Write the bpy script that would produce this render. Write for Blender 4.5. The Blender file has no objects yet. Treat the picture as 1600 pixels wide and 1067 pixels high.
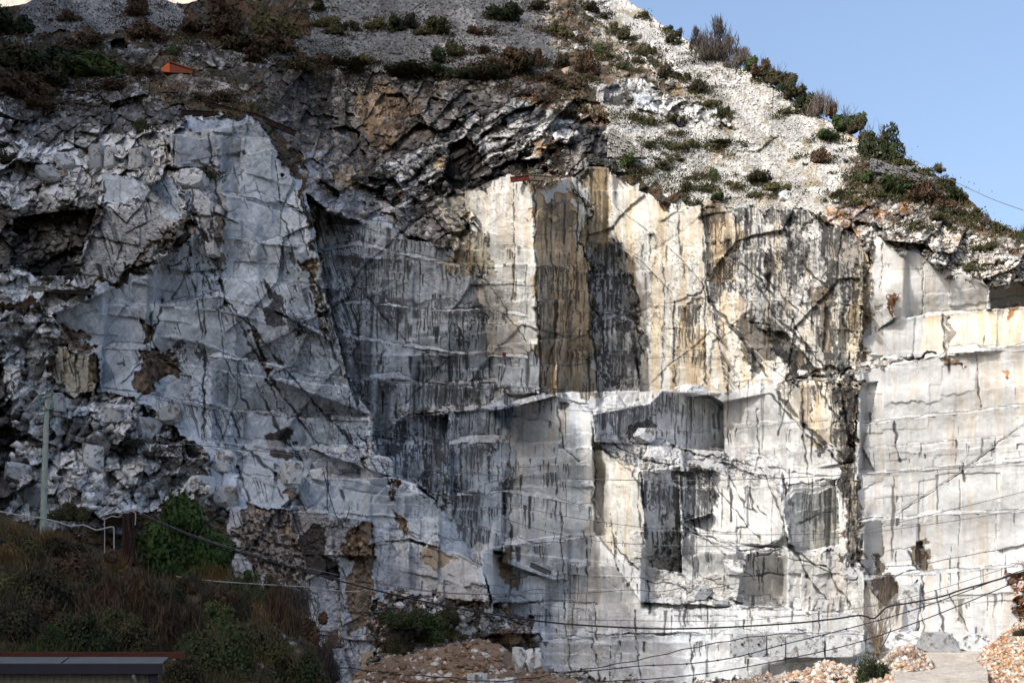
import bpy, bmesh, math, random
import numpy as np
from mathutils import Vector, Matrix

# ---------------------------------------------------------------- camera, sky, sun, exposure
SC = bpy.context.scene
COL = SC.collection
F = 1931.0            # focal length in pixels of a 1600 px wide picture
HOR = 960.0           # row of the horizon
cam_d = bpy.data.cameras.new("Camera")
cam = bpy.data.objects.new("Camera", cam_d)
COL.objects.link(cam)
cam_d.sensor_width = 36.0
cam_d.lens = 36.0 * F / 1600.0
cam_d.shift_y = (HOR - 533.5) / 1600.0
cam_d.clip_start = 0.5
cam_d.clip_end = 20000
cam.location = (0, 0, 0)
cam.rotation_euler = (math.radians(90), 0, 0)
SC.camera = cam

SUN_EL = math.radians(35)
SH = (-0.77, -0.638)                       # horizontal direction towards the sun
_n = math.hypot(*SH); SH = (SH[0] / _n, SH[1] / _n)
SUNV = Vector((SH[0] * math.cos(SUN_EL), SH[1] * math.cos(SUN_EL), math.sin(SUN_EL)))
world = bpy.data.worlds.new("World"); SC.world = world
world.use_nodes = True
nt = world.node_tree
nt.nodes.clear()
wo = nt.nodes.new("ShaderNodeOutputWorld"); bg = nt.nodes.new("ShaderNodeBackground")
sky = nt.nodes.new("ShaderNodeTexSky")
sky.sky_type = 'NISHITA'; sky.sun_disc = False
sky.sun_elevation = SUN_EL
sky.sun_rotation = math.atan2(SH[0], SH[1])
sky.air_density = 1.0; sky.dust_density = 6.5; sky.ozone_density = 1.6; sky.altitude = 100
bg.inputs["Strength"].default_value = 0.15
nt.links.new(sky.outputs[0], bg.inputs[0]); nt.links.new(bg.outputs[0], wo.inputs[0])
sun_d = bpy.data.lights.new("Sun", 'SUN'); sun = bpy.data.objects.new("Sun", sun_d); COL.objects.link(sun)
sun_d.energy = 2.0; sun_d.angle = math.radians(0.5); sun_d.color = (1.0, 0.975, 0.935)
sun.rotation_euler = SUNV.to_track_quat('Z', 'Y').to_euler()
sun.location = (-100, -80, 200)
SC.view_settings.view_transform = 'Standard'
SC.view_settings.look = 'None'
SC.view_settings.gamma = 1
SC.view_settings.use_curve_mapping = False
SC.view_settings.exposure = 1.02

# ---------------------------------------------------------------- numpy noise tools
def hsh(ix, iy, seed=0):
    h = (ix.astype(np.int64) * 374761393 + iy.astype(np.int64) * 668265263 + seed * 974634777) & 0xffffffff
    h = ((h ^ (h >> 13)) * 1274126177) & 0xffffffff
    h = ((h ^ (h >> 16)) * 2246822519) & 0xffffffff
    h = h ^ (h >> 15)
    return (h & 0xffffff).astype(np.float32) / 16777216.0

def vnoise(x, y, seed=0):
    ix = np.floor(x); iy = np.floor(y)
    fx = (x - ix).astype(np.float32); fy = (y - iy).astype(np.float32)
    fx = fx * fx * (3 - 2 * fx); fy = fy * fy * (3 - 2 * fy)
    ix = ix.astype(np.int64); iy = iy.astype(np.int64)
    a = hsh(ix, iy, seed); b = hsh(ix + 1, iy, seed); c = hsh(ix, iy + 1, seed); d = hsh(ix + 1, iy + 1, seed)
    return (a * (1 - fx) + b * fx) * (1 - fy) + (c * (1 - fx) + d * fx) * fy

def fbm(x, y, seed=0, octv=4, gain=0.5):
    s = 0; a = 1.0; t = 0
    for k in range(octv):
        s = s + a * vnoise(x * 2 ** k + 17.3 * k, y * 2 ** k - 9.1 * k, seed + k)
        t += a; a *= gain
    return s / t

def voro(x, y, seed=0, cheb=False, jit=0.9):
    ix = np.floor(x).astype(np.int64); iy = np.floor(y).astype(np.int64)
    f1 = np.full(x.shape, 9.0, np.float32); f2 = np.full(x.shape, 9.0, np.float32)
    ci = np.zeros(x.shape, np.int64); cj = np.zeros(x.shape, np.int64)
    dx1 = np.zeros(x.shape, np.float32); dy1 = np.zeros(x.shape, np.float32)
    for i in (-1, 0, 1):
        for j in (-1, 0, 1):
            cx = ix + i; cy = iy + j
            px = cx + 0.5 + (hsh(cx, cy, seed) - 0.5) * jit
            py = cy + 0.5 + (hsh(cx, cy, seed + 7) - 0.5) * jit
            dx = (x - px).astype(np.float32); dy = (y - py).astype(np.float32)
            d = np.maximum(abs(dx), abs(dy)) if cheb else np.sqrt(dx * dx + dy * dy)
            m = d < f1
            f2 = np.where(m, f1, np.minimum(f2, d))
            f1 = np.where(m, d, f1)
            ci = np.where(m, cx, ci); cj = np.where(m, cy, cj)
            dx1 = np.where(m, dx, dx1); dy1 = np.where(m, dy, dy1)
    return f1, f2, ci, cj, dx1, dy1

def sstep(a, b, x):
    t = np.clip((x - a) / (b - a), 0, 1)
    return t * t * (3 - 2 * t)

# ---------------------------------------------------------------- object helpers
def tag(o, label=None, cat=None, group=None, kind=None):
    if label: o["label"] = label
    if cat: o["category"] = cat
    if group: o["group"] = group
    if kind: o["kind"] = kind
    return o

def link(name, me, mat=None, parent=None):
    o = bpy.data.objects.new(name, me); COL.objects.link(o)
    if mat is not None and me is not None and len(me.materials) == 0: me.materials.append(mat)
    if parent: o.parent = parent
    return o

def mesh_np(name, V, Q, colr=None, smooth=False):
    me = bpy.data.meshes.new(name)
    V = np.asarray(V, np.float32); Q = np.asarray(Q, np.int32)
    n = Q.shape[1]
    me.vertices.add(len(V)); me.vertices.foreach_set("co", V.ravel())
    me.loops.add(Q.size); me.loops.foreach_set("vertex_index", Q.ravel())
    me.polygons.add(len(Q))
    me.polygons.foreach_set("loop_start", np.arange(0, Q.size, n, dtype=np.int32))
    me.polygons.foreach_set("loop_total", np.full(len(Q), n, np.int32))
    me.update(calc_edges=True)
    if colr is not None:
        at = me.color_attributes.new("albedo", 'FLOAT_COLOR', 'POINT')
        c4 = np.ones((len(V), 4), np.float32); c4[:, :3] = colr
        at.data.foreach_set("color", c4.ravel())
    if smooth: me.polygons.foreach_set("use_smooth", np.ones(len(Q), bool))
    return me

def mat_node(name, col=(0.5, 0.5, 0.5), attr=False, rough=0.85, var=0.3, scale=3.0, bump=0.3, bdist=0.2, spec=0.25,
             metal=0.0, hue=None, objvar=0.0, bscale=None):
    m = bpy.data.materials.new(name); m.use_nodes = True
    t = m.node_tree; t.nodes.clear()
    out = t.nodes.new("ShaderNodeOutputMaterial"); p = t.nodes.new("ShaderNodeBsdfPrincipled")
    t.links.new(p.outputs[0], out.inputs[0])
    p.inputs["Roughness"].default_value = rough
    p.inputs["Specular IOR Level"].default_value = spec
    p.inputs["Metallic"].default_value = metal
    tc = t.nodes.new("ShaderNodeTexCoord")
    nz = t.nodes.new("ShaderNodeTexNoise"); nz.inputs["Scale"].default_value = scale
    nz.inputs["Detail"].default_value = 7; nz.inputs["Roughness"].default_value = 0.65
    t.links.new(tc.outputs["Object"], nz.inputs["Vector"])
    mr = t.nodes.new("ShaderNodeMapRange"); mr.inputs[1].default_value = 0.25; mr.inputs[2].default_value = 0.75
    mr.inputs[3].default_value = 1 - var; mr.inputs[4].default_value = 1 + var
    t.links.new(nz.outputs["Fac"], mr.inputs[0])
    if attr:
        a = t.nodes.new("ShaderNodeAttribute"); a.attribute_name = "albedo"; csock = a.outputs["Color"]
    else:
        a = t.nodes.new("ShaderNodeRGB"); a.outputs[0].default_value = (*col, 1); csock = a.outputs[0]
    fac = mr.outputs[0]
    if objvar:
        oi = t.nodes.new("ShaderNodeObjectInfo"); m2 = t.nodes.new("ShaderNodeMapRange")
        m2.inputs[3].default_value = 1 - objvar; m2.inputs[4].default_value = 1 + objvar
        t.links.new(oi.outputs["Random"], m2.inputs[0])
        mm = t.nodes.new("ShaderNodeMath"); mm.operation = 'MULTIPLY'
        t.links.new(fac, mm.inputs[0]); t.links.new(m2.outputs[0], mm.inputs[1]); fac = mm.outputs[0]
    vm = t.nodes.new("ShaderNodeVectorMath"); vm.operation = 'SCALE'
    t.links.new(csock, vm.inputs[0]); t.links.new(fac, vm.inputs["Scale"])
    t.links.new(vm.outputs[0], p.inputs["Base Color"])
    if bump:
        n2 = t.nodes.new("ShaderNodeTexNoise"); n2.inputs["Scale"].default_value = bscale or scale * 1.5
        n2.inputs["Detail"].default_value = 8; n2.inputs["Roughness"].default_value = 0.7
        t.links.new(tc.outputs["Object"], n2.inputs["Vector"])
        b = t.nodes.new("ShaderNodeBump"); b.inputs["Strength"].default_value = bump; b.inputs["Distance"].default_value = bdist
        t.links.new(n2.outputs["Fac"], b.inputs["Height"]); t.links.new(b.outputs[0], p.inputs["Normal"])
    return m

def P3(px, py, Y):
    return Vector(((px - 800) / F * Y, Y, (HOR - py) / F * Y))

#@TERRAIN
# ---------------------------------------------------------------- the hillside and quarry, one relief
SKYL = [(-400, 60), (-100, 30), (0, 14), (40, 4), (70, -14), (225, -14), (262, 0), (285, 9), (305, 2), (330, -8), (385, -6), (398, 2),
        (412, -8), (470, -14), (960, -14), (975, -2), (1000, 14), (1045, 44), (1080, 68), (1130, 94), (1180, 116), (1240, 156), (1290, 188),
        (1340, 216), (1400, 241), (1450, 266), (1490, 292), (1525, 322), (1540, 342), (1570, 354), (1600, 364), (1700, 395), (2000, 520)]
cols = np.concatenate([np.linspace(-330, -6, 50), np.arange(0, 1600.1, 1.25), np.linspace(1606, 1950, 50)])
NB = 872
skx = np.interp(cols, [p[0] for p in SKYL], [p[1] for p in SKYL]) + (fbm(cols / 22.0, cols * 0, 5, 4) - 0.5) * 9
tt = np.concatenate([np.linspace(0, 1, NB), 1 + np.linspace(0.006, 0.12, 14)])
PX = np.repeat(cols[None, :], len(tt), 0)
PY = skx[None, :] + tt[:, None] * (1080 - skx[None, :])
NR, NC = PX.shape

CP = [(-330, -100, 330), (-330, 300, 190), (-330, 700, 140), (-330, 1150, 110), (0, 0, 300), (300, 0, 302), (600, -20, 306), (870, 0, 304), (975, 0, 318),
      (1950, 520, 205), (1600, 365, 216), (1490, 290, 234), (1350, 210, 248), (1200, 125, 270), (1060, 50, 296),
      (0, 170, 218), (150, 170, 224), (300, 180, 208), (0, 100, 252), (300, 100, 258), (450, 110, 262), (650, 120, 266), (850, 130, 258), (950, 180, 250),
      (1050, 240, 246), (1200, 330, 226), (1300, 330, 214), (1400, 370, 204), (1550, 430, 198),
      (400, 190, 212), (500, 200, 246), (600, 250, 240), (700, 300, 232), (820, 230, 234), (900, 250, 232), (560, 330, 222),
      (0, 250, 202), (100, 300, 192), (200, 260, 190), (0, 450, 172), (0, 600, 162), (0, 750, 150), (100, 650, 160), (100, 800, 142), (0, 1000, 130),
      (300, 250, 192), (440, 300, 188), (350, 450, 179), (470, 450, 181), (150, 480, 174), (300, 600, 170), (510, 600, 174), (570, 700, 170), (400, 750, 162),
      (200, 700, 157), (200, 850, 146), (400, 850, 150), (550, 850, 158), (700, 800, 166), (740, 900, 165), (600, 950, 156), (500, 1000, 147), (800, 1000, 168),
      (300, 1100, 130), (900, 1080, 168), (1100, 1080, 168), (1400, 1080, 172), (1600, 1080, 168), (1950, 1100, 160), (1950, 800, 180),
      (1000, 950, 177), (1200, 920, 180), (1200, 860, 186), (900, 880, 184), (1150, 700, 198), (1300, 700, 196), (1500, 900, 178), (1500, 700, 186), (1500, 500, 194)]
cp = np.array(CP, float)
def kern(dx, dy): return np.sqrt(dx * dx + dy * dy + 30 ** 2)
A_ = kern(cp[:, None, 0] - cp[None, :, 0], cp[:, None, 1] - cp[None, :, 1])
mu = cp[:, 2].mean()
wts = np.linalg.solve(A_, cp[:, 2] - mu)
D = np.full(PX.shape, mu)
for (x, y, _), w in zip(cp, wts): D += w * kern(PX - x, PY - y)

wob1 = fbm(PX / 26, PY / 26, 11, 4) - 0.5
wob2 = fbm(PX / 26, PY / 26, 23, 4) - 0.5
wf1 = vnoise(PX / 7, PY / 7, 401) + .5 * vnoise(PX / 3, PY / 3, 402) - .75
wf2 = vnoise(PX / 7, PY / 7, 403) + .5 * vnoise(PX / 3, PY / 3, 404) - .75
wf3 = vnoise(PX / 11, PY / 11, 405) - .5; wf4 = vnoise(PX / 11, PY / 11, 406) - .5
WX = PX + wob1 * 42 + wf1 * 7; WY = PY + wob2 * 42 + wf2 * 7
WXs = PX + wob1 * 4 + wf1 * 1.6; WYs = PY + wob2 * 4 + wf2 * 1.6

def inpoly(poly, wob=0):
    """even-odd test; returns (slice, mask) limited to the polygon's box"""
    X, Y = (PX, PY) if wob == 0 else ((WXs, WYs) if wob == 1 else (WX, WY))
    xs = [p[0] for p in poly]; ys = [p[1] for p in poly]
    c0 = max(np.searchsorted(cols, min(xs) - 26) - 1, 0); c1 = min(np.searchsorted(cols, max(xs) + 26) + 1, NC)
    sl = (slice(0, NR), slice(c0, c1))
    x = X[sl]; y = Y[sl]
    m = np.zeros(x.shape, bool)
    n = len(poly)
    for i in range(n):
        x0, y0 = poly[i]; x1, y1 = poly[(i + 1) % n]
        if y0 == y1: continue
        c = ((y0 > y) != (y1 > y)) & (x < (x1 - x0) * (y - y0) / (y1 - y0) + x0)
        m ^= c
    return sl, m

# region parameters
C = np.zeros(PX.shape + (3,), np.float32)
aL = np.zeros(PX.shape, np.float32); aM = aL.copy(); aS = aL.copy(); aR = aL.copy()     # facet sizes, rubble
sB = aL.copy(); sO = aL.copy(); cR = aL.copy()                                          # black streaks, ochre streaks, cracks
CLS = np.zeros(PX.shape, np.int8)
def region(poly, col, cls=None, L=None, M=None, S=None, R=None, B=None, O=None, K=None, wob=2):
    sl, m = inpoly(poly, wob)
    if col is not None: C[sl][m] = col
    for arr, v in ((aL, L), (aM, M), (aS, S), (aR, R), (sB, B), (sO, O), (cR, K), (CLS, cls)):
        if v is not None: arr[sl][m] = v
def facet(poly, Yc, gx, gy, wob=1, blend=1.0):
    sl, m = inpoly(poly, wob)
    cx = sum(min(p[0], 1600) for p in poly) / len(poly); cy = sum(p[1] for p in poly) / len(poly)
    pl = Yc + gx * (PX[sl] - cx) / 100 + gy * (PY[sl] - cy) / 100
    D[sl][m] = (D[sl] * (1 - blend) + pl * blend)[m]
def push(poly, off, gx=0, gy=0, wob=1):
    sl, m = inpoly(poly, wob)
    cx = sum(p[0] for p in poly) / len(poly); cy = sum(p[1] for p in poly) / len(poly)
    D[sl][m] += (off + gx * (PX[sl] - cx) / 100 + gy * (PY[sl] - cy) / 100)[m]

HILL, SCREE, CLIFF, ROCKY = 0, 1, 2, 3
WHITE = (.51, .512, .50); GREYM_SHADE = (.45, .49, .525); COOL = (.50, .545, .585); CREAM = (.60, .565, .48); OCHRE = (.34, .25, .14)  # the grey marble carries the blue of the shade it lies in
DARK = (.045, .045, .045); SOIL = (.045, .036, .027); BROWN = (.15, .10, .065); GSCREE = (.15, .155, .16); PSCREE = (.375, .372, .355)
RUB = (.36, .365, .37)
# default: brown hillside with stones
C[:] = SOIL; aR[:] = .6; aM[:] = .5; aL[:] = .6
# grey scree, upper left and top
region([(50, -60), (240, -60), (290, 30), (270, 52), (180, 55), (60, 50), (20, 25)], (.17, .175, .18), SCREE, R=.35, L=.4, M=.2)
region([(480, 70), (500, -40), (900, -60), (900, 30), (870, 110), (800, 120), (700, 118), (600, 112), (520, 105), (470, 90)], GSCREE, SCREE, R=.35, L=.5, M=.15)
region([(380, 50), (520, 60), (560, 110), (470, 105), (400, 80)], (.10, .11, .11), SCREE, R=.3)
region([(690, 60), (750, 45), (800, 80), (740, 100), (680, 85)], (.27, .27, .265), SCREE)
region([(690, 15), (720, 12), (780, 60), (760, 70), (700, 30)], (.25, .25, .25), SCREE)
region([(110, 65), (230, 70), (330, 60), (420, 75), (440, 100), (330, 105), (240, 95), (170, 90), (115, 90)], (.16, .15, .135), ROCKY, R=1.2, M=.8)
region([(60, 120), (130, 112), (230, 120), (330, 125), (360, 150), (240, 165), (100, 150)], (.16, .15, .13), ROCKY, R=1.1, M=.7)
region([(0, 50), (60, 50), (60, 62), (0, 60)], (.28, .28, .28), ROCKY, R=1)
region([(240, 80), (330, 118), (400, 130), (420, 160), (300, 165), (190, 140)], (.13, .10, .07), HILL, R=.9)
# pale scree, upper right
region([(830, -60), (1100, -60), (1600, 200), (1600, 330), (1345, 232), (1350, 262), (1330, 310), (1290, 330), (1180, 332), (1100, 322), (1040, 296),
        (965, 262), (945, 205), (930, 140), (895, 90), (850, 30)], PSCREE, SCREE, R=.3, L=.5, M=.25)
region([(860, -20), (940, 10), (990, 70), (1040, 130), (960, 150), (900, 110), (850, 40)], (.26, .22, .16), HILL, R=.9)
region([(1000, 60), (1060, 130), (1080, 190), (1040, 190), (960, 120)], (.24, .20, .14), HILL, R=.9)
region([(900, 0), (1000, 95), (1060, 165), (1040, 140), (990, 70), (930, 10)], (.44, .42, .39), SCREE, R=.3)
region([(1060, 150), (1130, 165), (1150, 195), (1100, 185)], (.3, .27, .22), HILL, R=.9)
region([(1180, 145), (1260, 195), (1330, 232), (1300, 240), (1230, 215), (1190, 175)], (.30, .30, .29), SCREE)
region([(985, 30), (1060, 70), (1150, 110), (1140, 130), (1060, 100), (1020, 70)], (.33, .33, .33), SCREE)
region([(1265, 200), (1345, 235), (1350, 262), (1320, 262), (1270, 225)], (.36, .36, .35), SCREE)
# outcrop in the scree
region([(930, 130), (985, 115), (1050, 150), (1110, 160), (1140, 185), (1120, 198), (1060, 185), (1010, 182), (950, 165)], (.36, .36, .35), ROCKY, R=.9, M=1.6, S=.8, K=.6, B=.35)
push([(985, 148), (1030, 152), (1028, 178), (995, 170)], -2, 4)
region([(985, 148), (1030, 152), (1028, 178), (995, 170)], (.5, .53, .55), R=.2)
region([(960, 152), (985, 150), (985, 170), (955, 168)], (.06, .06, .055), R=.2)
# brown hill right
region([(1290, 330), (1330, 290), (1345, 235), (1420, 245), (1480, 285), (1530, 330), (1700, 390), (1700, 470), (1600, 470), (1545, 445), (1440, 400), (1340, 375)],
       (.20, .165, .12), HILL, R=1.0, M=1.0, S=.5)
region([(1290, 320), (1350, 310), (1400, 320), (1350, 380), (1310, 370)], (.22, .13, .07), ROCKY, R=.9)
region([(1330, 345), (1440, 335), (1520, 370), (1600, 400), (1600, 470), (1540, 445), (1440, 405), (1350, 378)], (.36, .31, .25), ROCKY, R=1.5, M=1.2, S=.6, K=.7)
region([(1360, 245), (1440, 262), (1480, 285), (1470, 300), (1420, 280), (1360, 272)], (.10, .10, .10), ROCKY, R=.5)
region([(1395, 310), (1440, 305), (1450, 325), (1410, 328)], (.33, .16, .08), HILL)
# dark amphitheatre
region([(400, 165), (420, 110), (480, 100), (640, 115), (860, 130), (930, 170), (955, 250), (950, 285), (915, 270), (800, 268), (735, 300), (735, 385),
        (640, 378), (560, 345), (480, 335), (470, 240), (440, 200)], (.135, .12, .108), ROCKY, L=2.5, M=2.2, S=1.2, R=.6, K=.6, B=.5)
region([(560, 150), (600, 130), (625, 150), (625, 225), (600, 240), (575, 225), (562, 200)], (.20, .14, .085), ROCKY, L=2.5, M=2, S=1, R=.2, B=.3)
region([(630, 150), (660, 150), (650, 215), (628, 220)], (.14, .10, .07), ROCKY)
region([(670, 120), (700, 125), (690, 160), (670, 150)], (.14, .115, .085), ROCKY)
region([(470, 235), (560, 260), (590, 300), (640, 330), (640, 378), (560, 345), (480, 335)], (.22, .22, .23), ROCKY, M=2.2, S=1.4, K=1, B=.7)
region([(525, 262), (555, 258), (572, 290), (535, 300)], (.22, .16, .10), ROCKY)
region([(690, 320), (735, 295), (735, 385), (700, 382)], (.30, .27, .2), ROCKY, M=2.2, S=1.4, K=.8, B=.7)
region([(940, 180), (955, 215), (945, 290), (915, 275), (905, 190)], (.05, .05, .052), ROCKY, B=.5, M=1.4)
region([(560, 290), (640, 240), (730, 180), (830, 140), (905, 170), (900, 210), (860, 250), (800, 262), (740, 280), (700, 310), (640, 330)],
       (.19, .188, .18), ROCKY, L=2, M=3.4, S=2.2, R=.9, K=1.2, B=.8)
region([(870, 120), (930, 150), (960, 200), (920, 190), (850, 175), (820, 150)], (.17, .11, .065), HILL, R=.8)
region([(815, 215), (885, 220), (890, 262), (830, 262)], (.15, .11, .07), HILL, R=1)
# hollow beside the pillar, its darkness painted near-black
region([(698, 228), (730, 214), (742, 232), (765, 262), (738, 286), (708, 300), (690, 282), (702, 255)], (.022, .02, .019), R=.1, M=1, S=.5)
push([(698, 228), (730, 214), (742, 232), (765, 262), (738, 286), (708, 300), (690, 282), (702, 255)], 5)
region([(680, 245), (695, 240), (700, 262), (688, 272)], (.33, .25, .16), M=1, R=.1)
# ---- left: rocky shoulder
region([(-330, 165), (0, 165), (130, 170), (280, 165), (350, 175), (300, 205), (260, 210), (300, 330), (330, 400), (230, 430), (110, 450), (0, 420), (-330, 420)],
       (.53, .525, .51), ROCKY, L=2, M=3.2, S=2.0, R=.42, K=1)
region([(0, 160), (140, 160), (280, 168), (290, 200), (180, 205), (120, 210), (60, 230), (0, 225)], (.10, .095, .09), ROCKY, L=2, M=2.4, S=1.4, R=.8)
region([(-330, 320), (60, 330), (150, 320), (165, 350), (120, 430), (40, 418), (-330, 420)], (.10, .085, .07), ROCKY, L=2, M=2, R=.4, B=.5)
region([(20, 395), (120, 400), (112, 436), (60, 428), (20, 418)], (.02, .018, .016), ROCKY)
region([(-330, 420), (50, 425), (150, 455), (130, 470), (80, 495), (40, 470), (-330, 470)], (.56, .56, .54), ROCKY, M=1.6, S=1, R=.5, K=.6)
region([(-330, 470), (80, 490), (150, 540), (160, 620), (60, 640), (-330, 700)], (.38, .375, .365), ROCKY, L=1.5, M=2.8, S=1.8, R=.4, K=1)
region([(-330, 610), (200, 610), (260, 650), (330, 720), (350, 800), (250, 790), (100, 830), (-330, 850)], (.54, .54, .53), ROCKY, L=2, M=3.4, S=2.0, R=.38, K=1)
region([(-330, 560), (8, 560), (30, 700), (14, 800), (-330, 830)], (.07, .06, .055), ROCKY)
region([(160, 640), (250, 620), (330, 720), (230, 720)], (.42, .41, .40), ROCKY, R=1.2)
# ---- left: big grey slabs
BUT = [(300, 205), (345, 180), (400, 185), (440, 240), (470, 300), (480, 345), (500, 420), (520, 500), (540, 600), (582, 650), (584, 690), (612, 745), (700, 770),
       (735, 865), (755, 900), (600, 1100), (400, 1100), (360, 830), (330, 720), (250, 640), (160, 600), (75, 490), (150, 455), (230, 430), (300, 370), (320, 300), (270, 250)]
region(BUT, GREYM_SHADE, CLIFF, L=1.6, M=1.1, S=.35, R=0, K=.75, B=.12, O=.02)
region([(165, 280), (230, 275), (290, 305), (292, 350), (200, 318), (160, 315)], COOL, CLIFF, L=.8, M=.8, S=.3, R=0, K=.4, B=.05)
region([(118, 430), (160, 330), (230, 318), (290, 350), (260, 400), (190, 425), (150, 450)], (.40, .40, .40), CLIFF, L=1, M=1.6, S=.7, R=.5, K=.8, B=.3)
region([(255, 210), (340, 205), (335, 262), (270, 262)], (.48, .49, .50), CLIFF, L=1, M=1.4, S=.4, R=0, K=.5, B=.1)
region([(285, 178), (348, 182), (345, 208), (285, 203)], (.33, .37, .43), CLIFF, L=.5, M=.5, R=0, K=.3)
region([(270, 260), (330, 258), (360, 300), (345, 400), (320, 390), (300, 330)], (.42, .42, .42), CLIFF, L=1.5, M=2.2, S=.8, K=.8, B=.2)
region([(500, 800), (590, 830), (580, 900), (590, 1100), (380, 1100), (370, 880), (350, 790), (400, 800)], (.41, .405, .40), CLIFF, L=1.6, M=2.2, S=1.2, R=.3, K=.8, B=.35)
region([(380, 780), (450, 800), (480, 870), (470, 920), (400, 900), (370, 830)], (.24, .19, .15), CLIFF, L=1, M=2, S=1, K=.8, B=.3)
region([(570, 850), (640, 840), (720, 865), (755, 885), (762, 940), (700, 935), (590, 920)], (.50, .50, .50), CLIFF, L=1.4, M=2.2, S=.8, K=.8, B=.1)
# centre, recess
REC = [(478, 300), (520, 335), (600, 350), (640, 375), (700, 385), (735, 375), (735, 300), (800, 280), (845, 290), (860, 610), (700, 660), (600, 700), (584, 690), (582, 650),
       (545, 605), (520, 500), (500, 420), (488, 345)]
region(REC, (.45, .49, .52), CLIFF, L=1.0, M=.9, S=.3, R=0, K=.6, B=.9, O=.05)  # recess marble, blue of the shade mixed into its colour
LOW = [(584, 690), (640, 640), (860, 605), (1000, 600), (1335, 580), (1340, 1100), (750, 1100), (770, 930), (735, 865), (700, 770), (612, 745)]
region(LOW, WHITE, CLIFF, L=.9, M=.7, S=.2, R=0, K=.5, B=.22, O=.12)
region([(584, 690), (640, 645), (800, 625), (800, 850), (720, 860), (700, 770), (612, 745)], (.37, .43, .49), B=.85, K=.5)  # painted bluer to bring out the shade tint in this corner
region([(750, 860), (790, 790), (900, 640), (925, 900), (850, 1000), (900, 1090), (770, 1090)], (.49, .53, .56), B=.26)  # same blue shade tint painted into the lower marble
region([(620, 640), (680, 628), (690, 645), (620, 650)], (.38, .36, .33), M=2, R=1)
# pillar
region([(735, 300), (760, 285), (800, 272), (828, 285), (836, 440), (842, 560), (770, 560), (755, 480), (738, 390)], (.56, .55, .515), CLIFF, L=.5, M=.6, S=.2, R=0, K=.4, B=.2, O=.25)
region([(700, 372), (760, 370), (762, 430), (700, 420)], (.52, .48, .38), B=.7, O=.3)
region([(828, 285), (888, 285), (912, 320), (920, 450), (932, 612), (845, 614), (836, 440)], (.54, .47, .36), CLIFF, L=.3, M=.3, S=.1, R=0, K=.6, B=.72, O=.8)
region([(845, 520), (930, 520), (932, 612), (848, 614)], (.33, .30, .24), B=.7, O=.5)
region([(838, 290), (886, 292), (887, 302), (860, 304), (840, 300)], (.56, .56, .54), B=.1, O=.1)
region([(890, 318), (912, 318), (915, 400), (905, 390)], (.62, .60, .52), B=.15, O=.3)
region([(820, 272), (890, 278), (888, 290), (830, 290)], (.5, .47, .4), B=.3)
region([(890, 285), (915, 262), (950, 262), (965, 350), (990, 480), (1005, 610), (932, 612), (915, 320)], (.46, .475, .48), CLIFF, L=.6, M=1, S=.4, R=0, K=.6, B=1.1, O=.1)
region([(915, 265), (950, 262), (958, 380), (918, 400)], (.34, .29, .2), B=.75, O=.5)
# right wall
region([(950, 266), (1000, 300), (1070, 325), (1100, 320), (1110, 460), (1135, 612), (1000, 612), (1000, 480), (968, 390), (955, 330)], (.52, .51, .465), CLIFF, L=.4, M=.9, S=.3, R=0, K=.5, B=.18, O=.34)
region([(1095, 318), (1170, 325), (1260, 328), (1345, 372), (1348, 480), (1335, 585), (1135, 612), (1110, 460), (1095, 400)], (.55, .545, .52), CLIFF, L=1.6, M=1.8, S=.8, R=.1, K=.9, B=.55, O=.25)
region([(1095, 318), (1150, 330), (1165, 380), (1140, 440), (1100, 440)], (.48, .42, .32), B=.8, O=.5)
region([(1105, 450), (1160, 470), (1220, 560), (1240, 600), (1135, 612), (1112, 540)], (.54, .525, .475), B=.25, O=.45, M=.8, L=.8)
region([(1225, 332), (1262, 334), (1264, 380), (1246, 470), (1232, 410)], (.30, .295, .28), L=1.2, M=1.6, S=.6, B=.9)
region([(1282, 342), (1345, 374), (1343, 440), (1318, 520), (1300, 450), (1288, 410)], (.30, .295, .28), L=1.2, M=1.6, S=.6, B=.95)
region([(1266, 446), (1280, 452), (1300, 448), (1303, 582), (1290, 570), (1272, 520)], (.22, .19, .145), B=.9)
region([(1150, 500), (1172, 478), (1190, 505), (1228, 520), (1262, 560), (1285, 590), (1235, 596), (1220, 560), (1190, 592), (1165, 590)], (.16, .15, .13), B=.8)
region([(1190, 520), (1215, 522), (1250, 560), (1262, 590), (1240, 585)], (.03, .028, .026))
region([(1300, 480), (1350, 470), (1350, 580), (1304, 583)], (.50, .48, .41), B=.45, O=.4)
region([(1060, 500), (1078, 466), (1098, 470), (1104, 604), (1052, 606), (1062, 560)], (.50, .46, .38), B=.7, O=.5, M=.5)
# right white faces
region([(1348, 378), (1370, 372), (1400, 385), (1470, 410), (1545, 450), (1600, 440), (1950, 520), (1950, 1100), (1335, 1100), (1330, 900), (1340, 600), (1350, 480)],
       (.495, .50, .49), CLIFF, L=.45, M=.3, S=.05, R=0, K=.3, B=.10, O=.2)
region([(1545, 448), (1600, 432), (1640, 470), (1600, 482), (1548, 484)], (.40, .37, .32), B=.2)
region([(1440, 488), (1600, 478), (1600, 545), (1480, 552), (1440, 555)], (.62, .58, .50), O=.3)
region([(1302, 590), (1340, 580), (1345, 740), (1350, 880), (1318, 880), (1310, 760), (1300, 650)], (.33, .30, .25), L=.8, M=1.8, S=1, R=.3, B=.95, O=.4, K=.9)
region([(1215, 600), (1305, 592), (1315, 720), (1260, 680), (1215, 640)], (.54, .515, .45), B=.7, O=.45)
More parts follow.
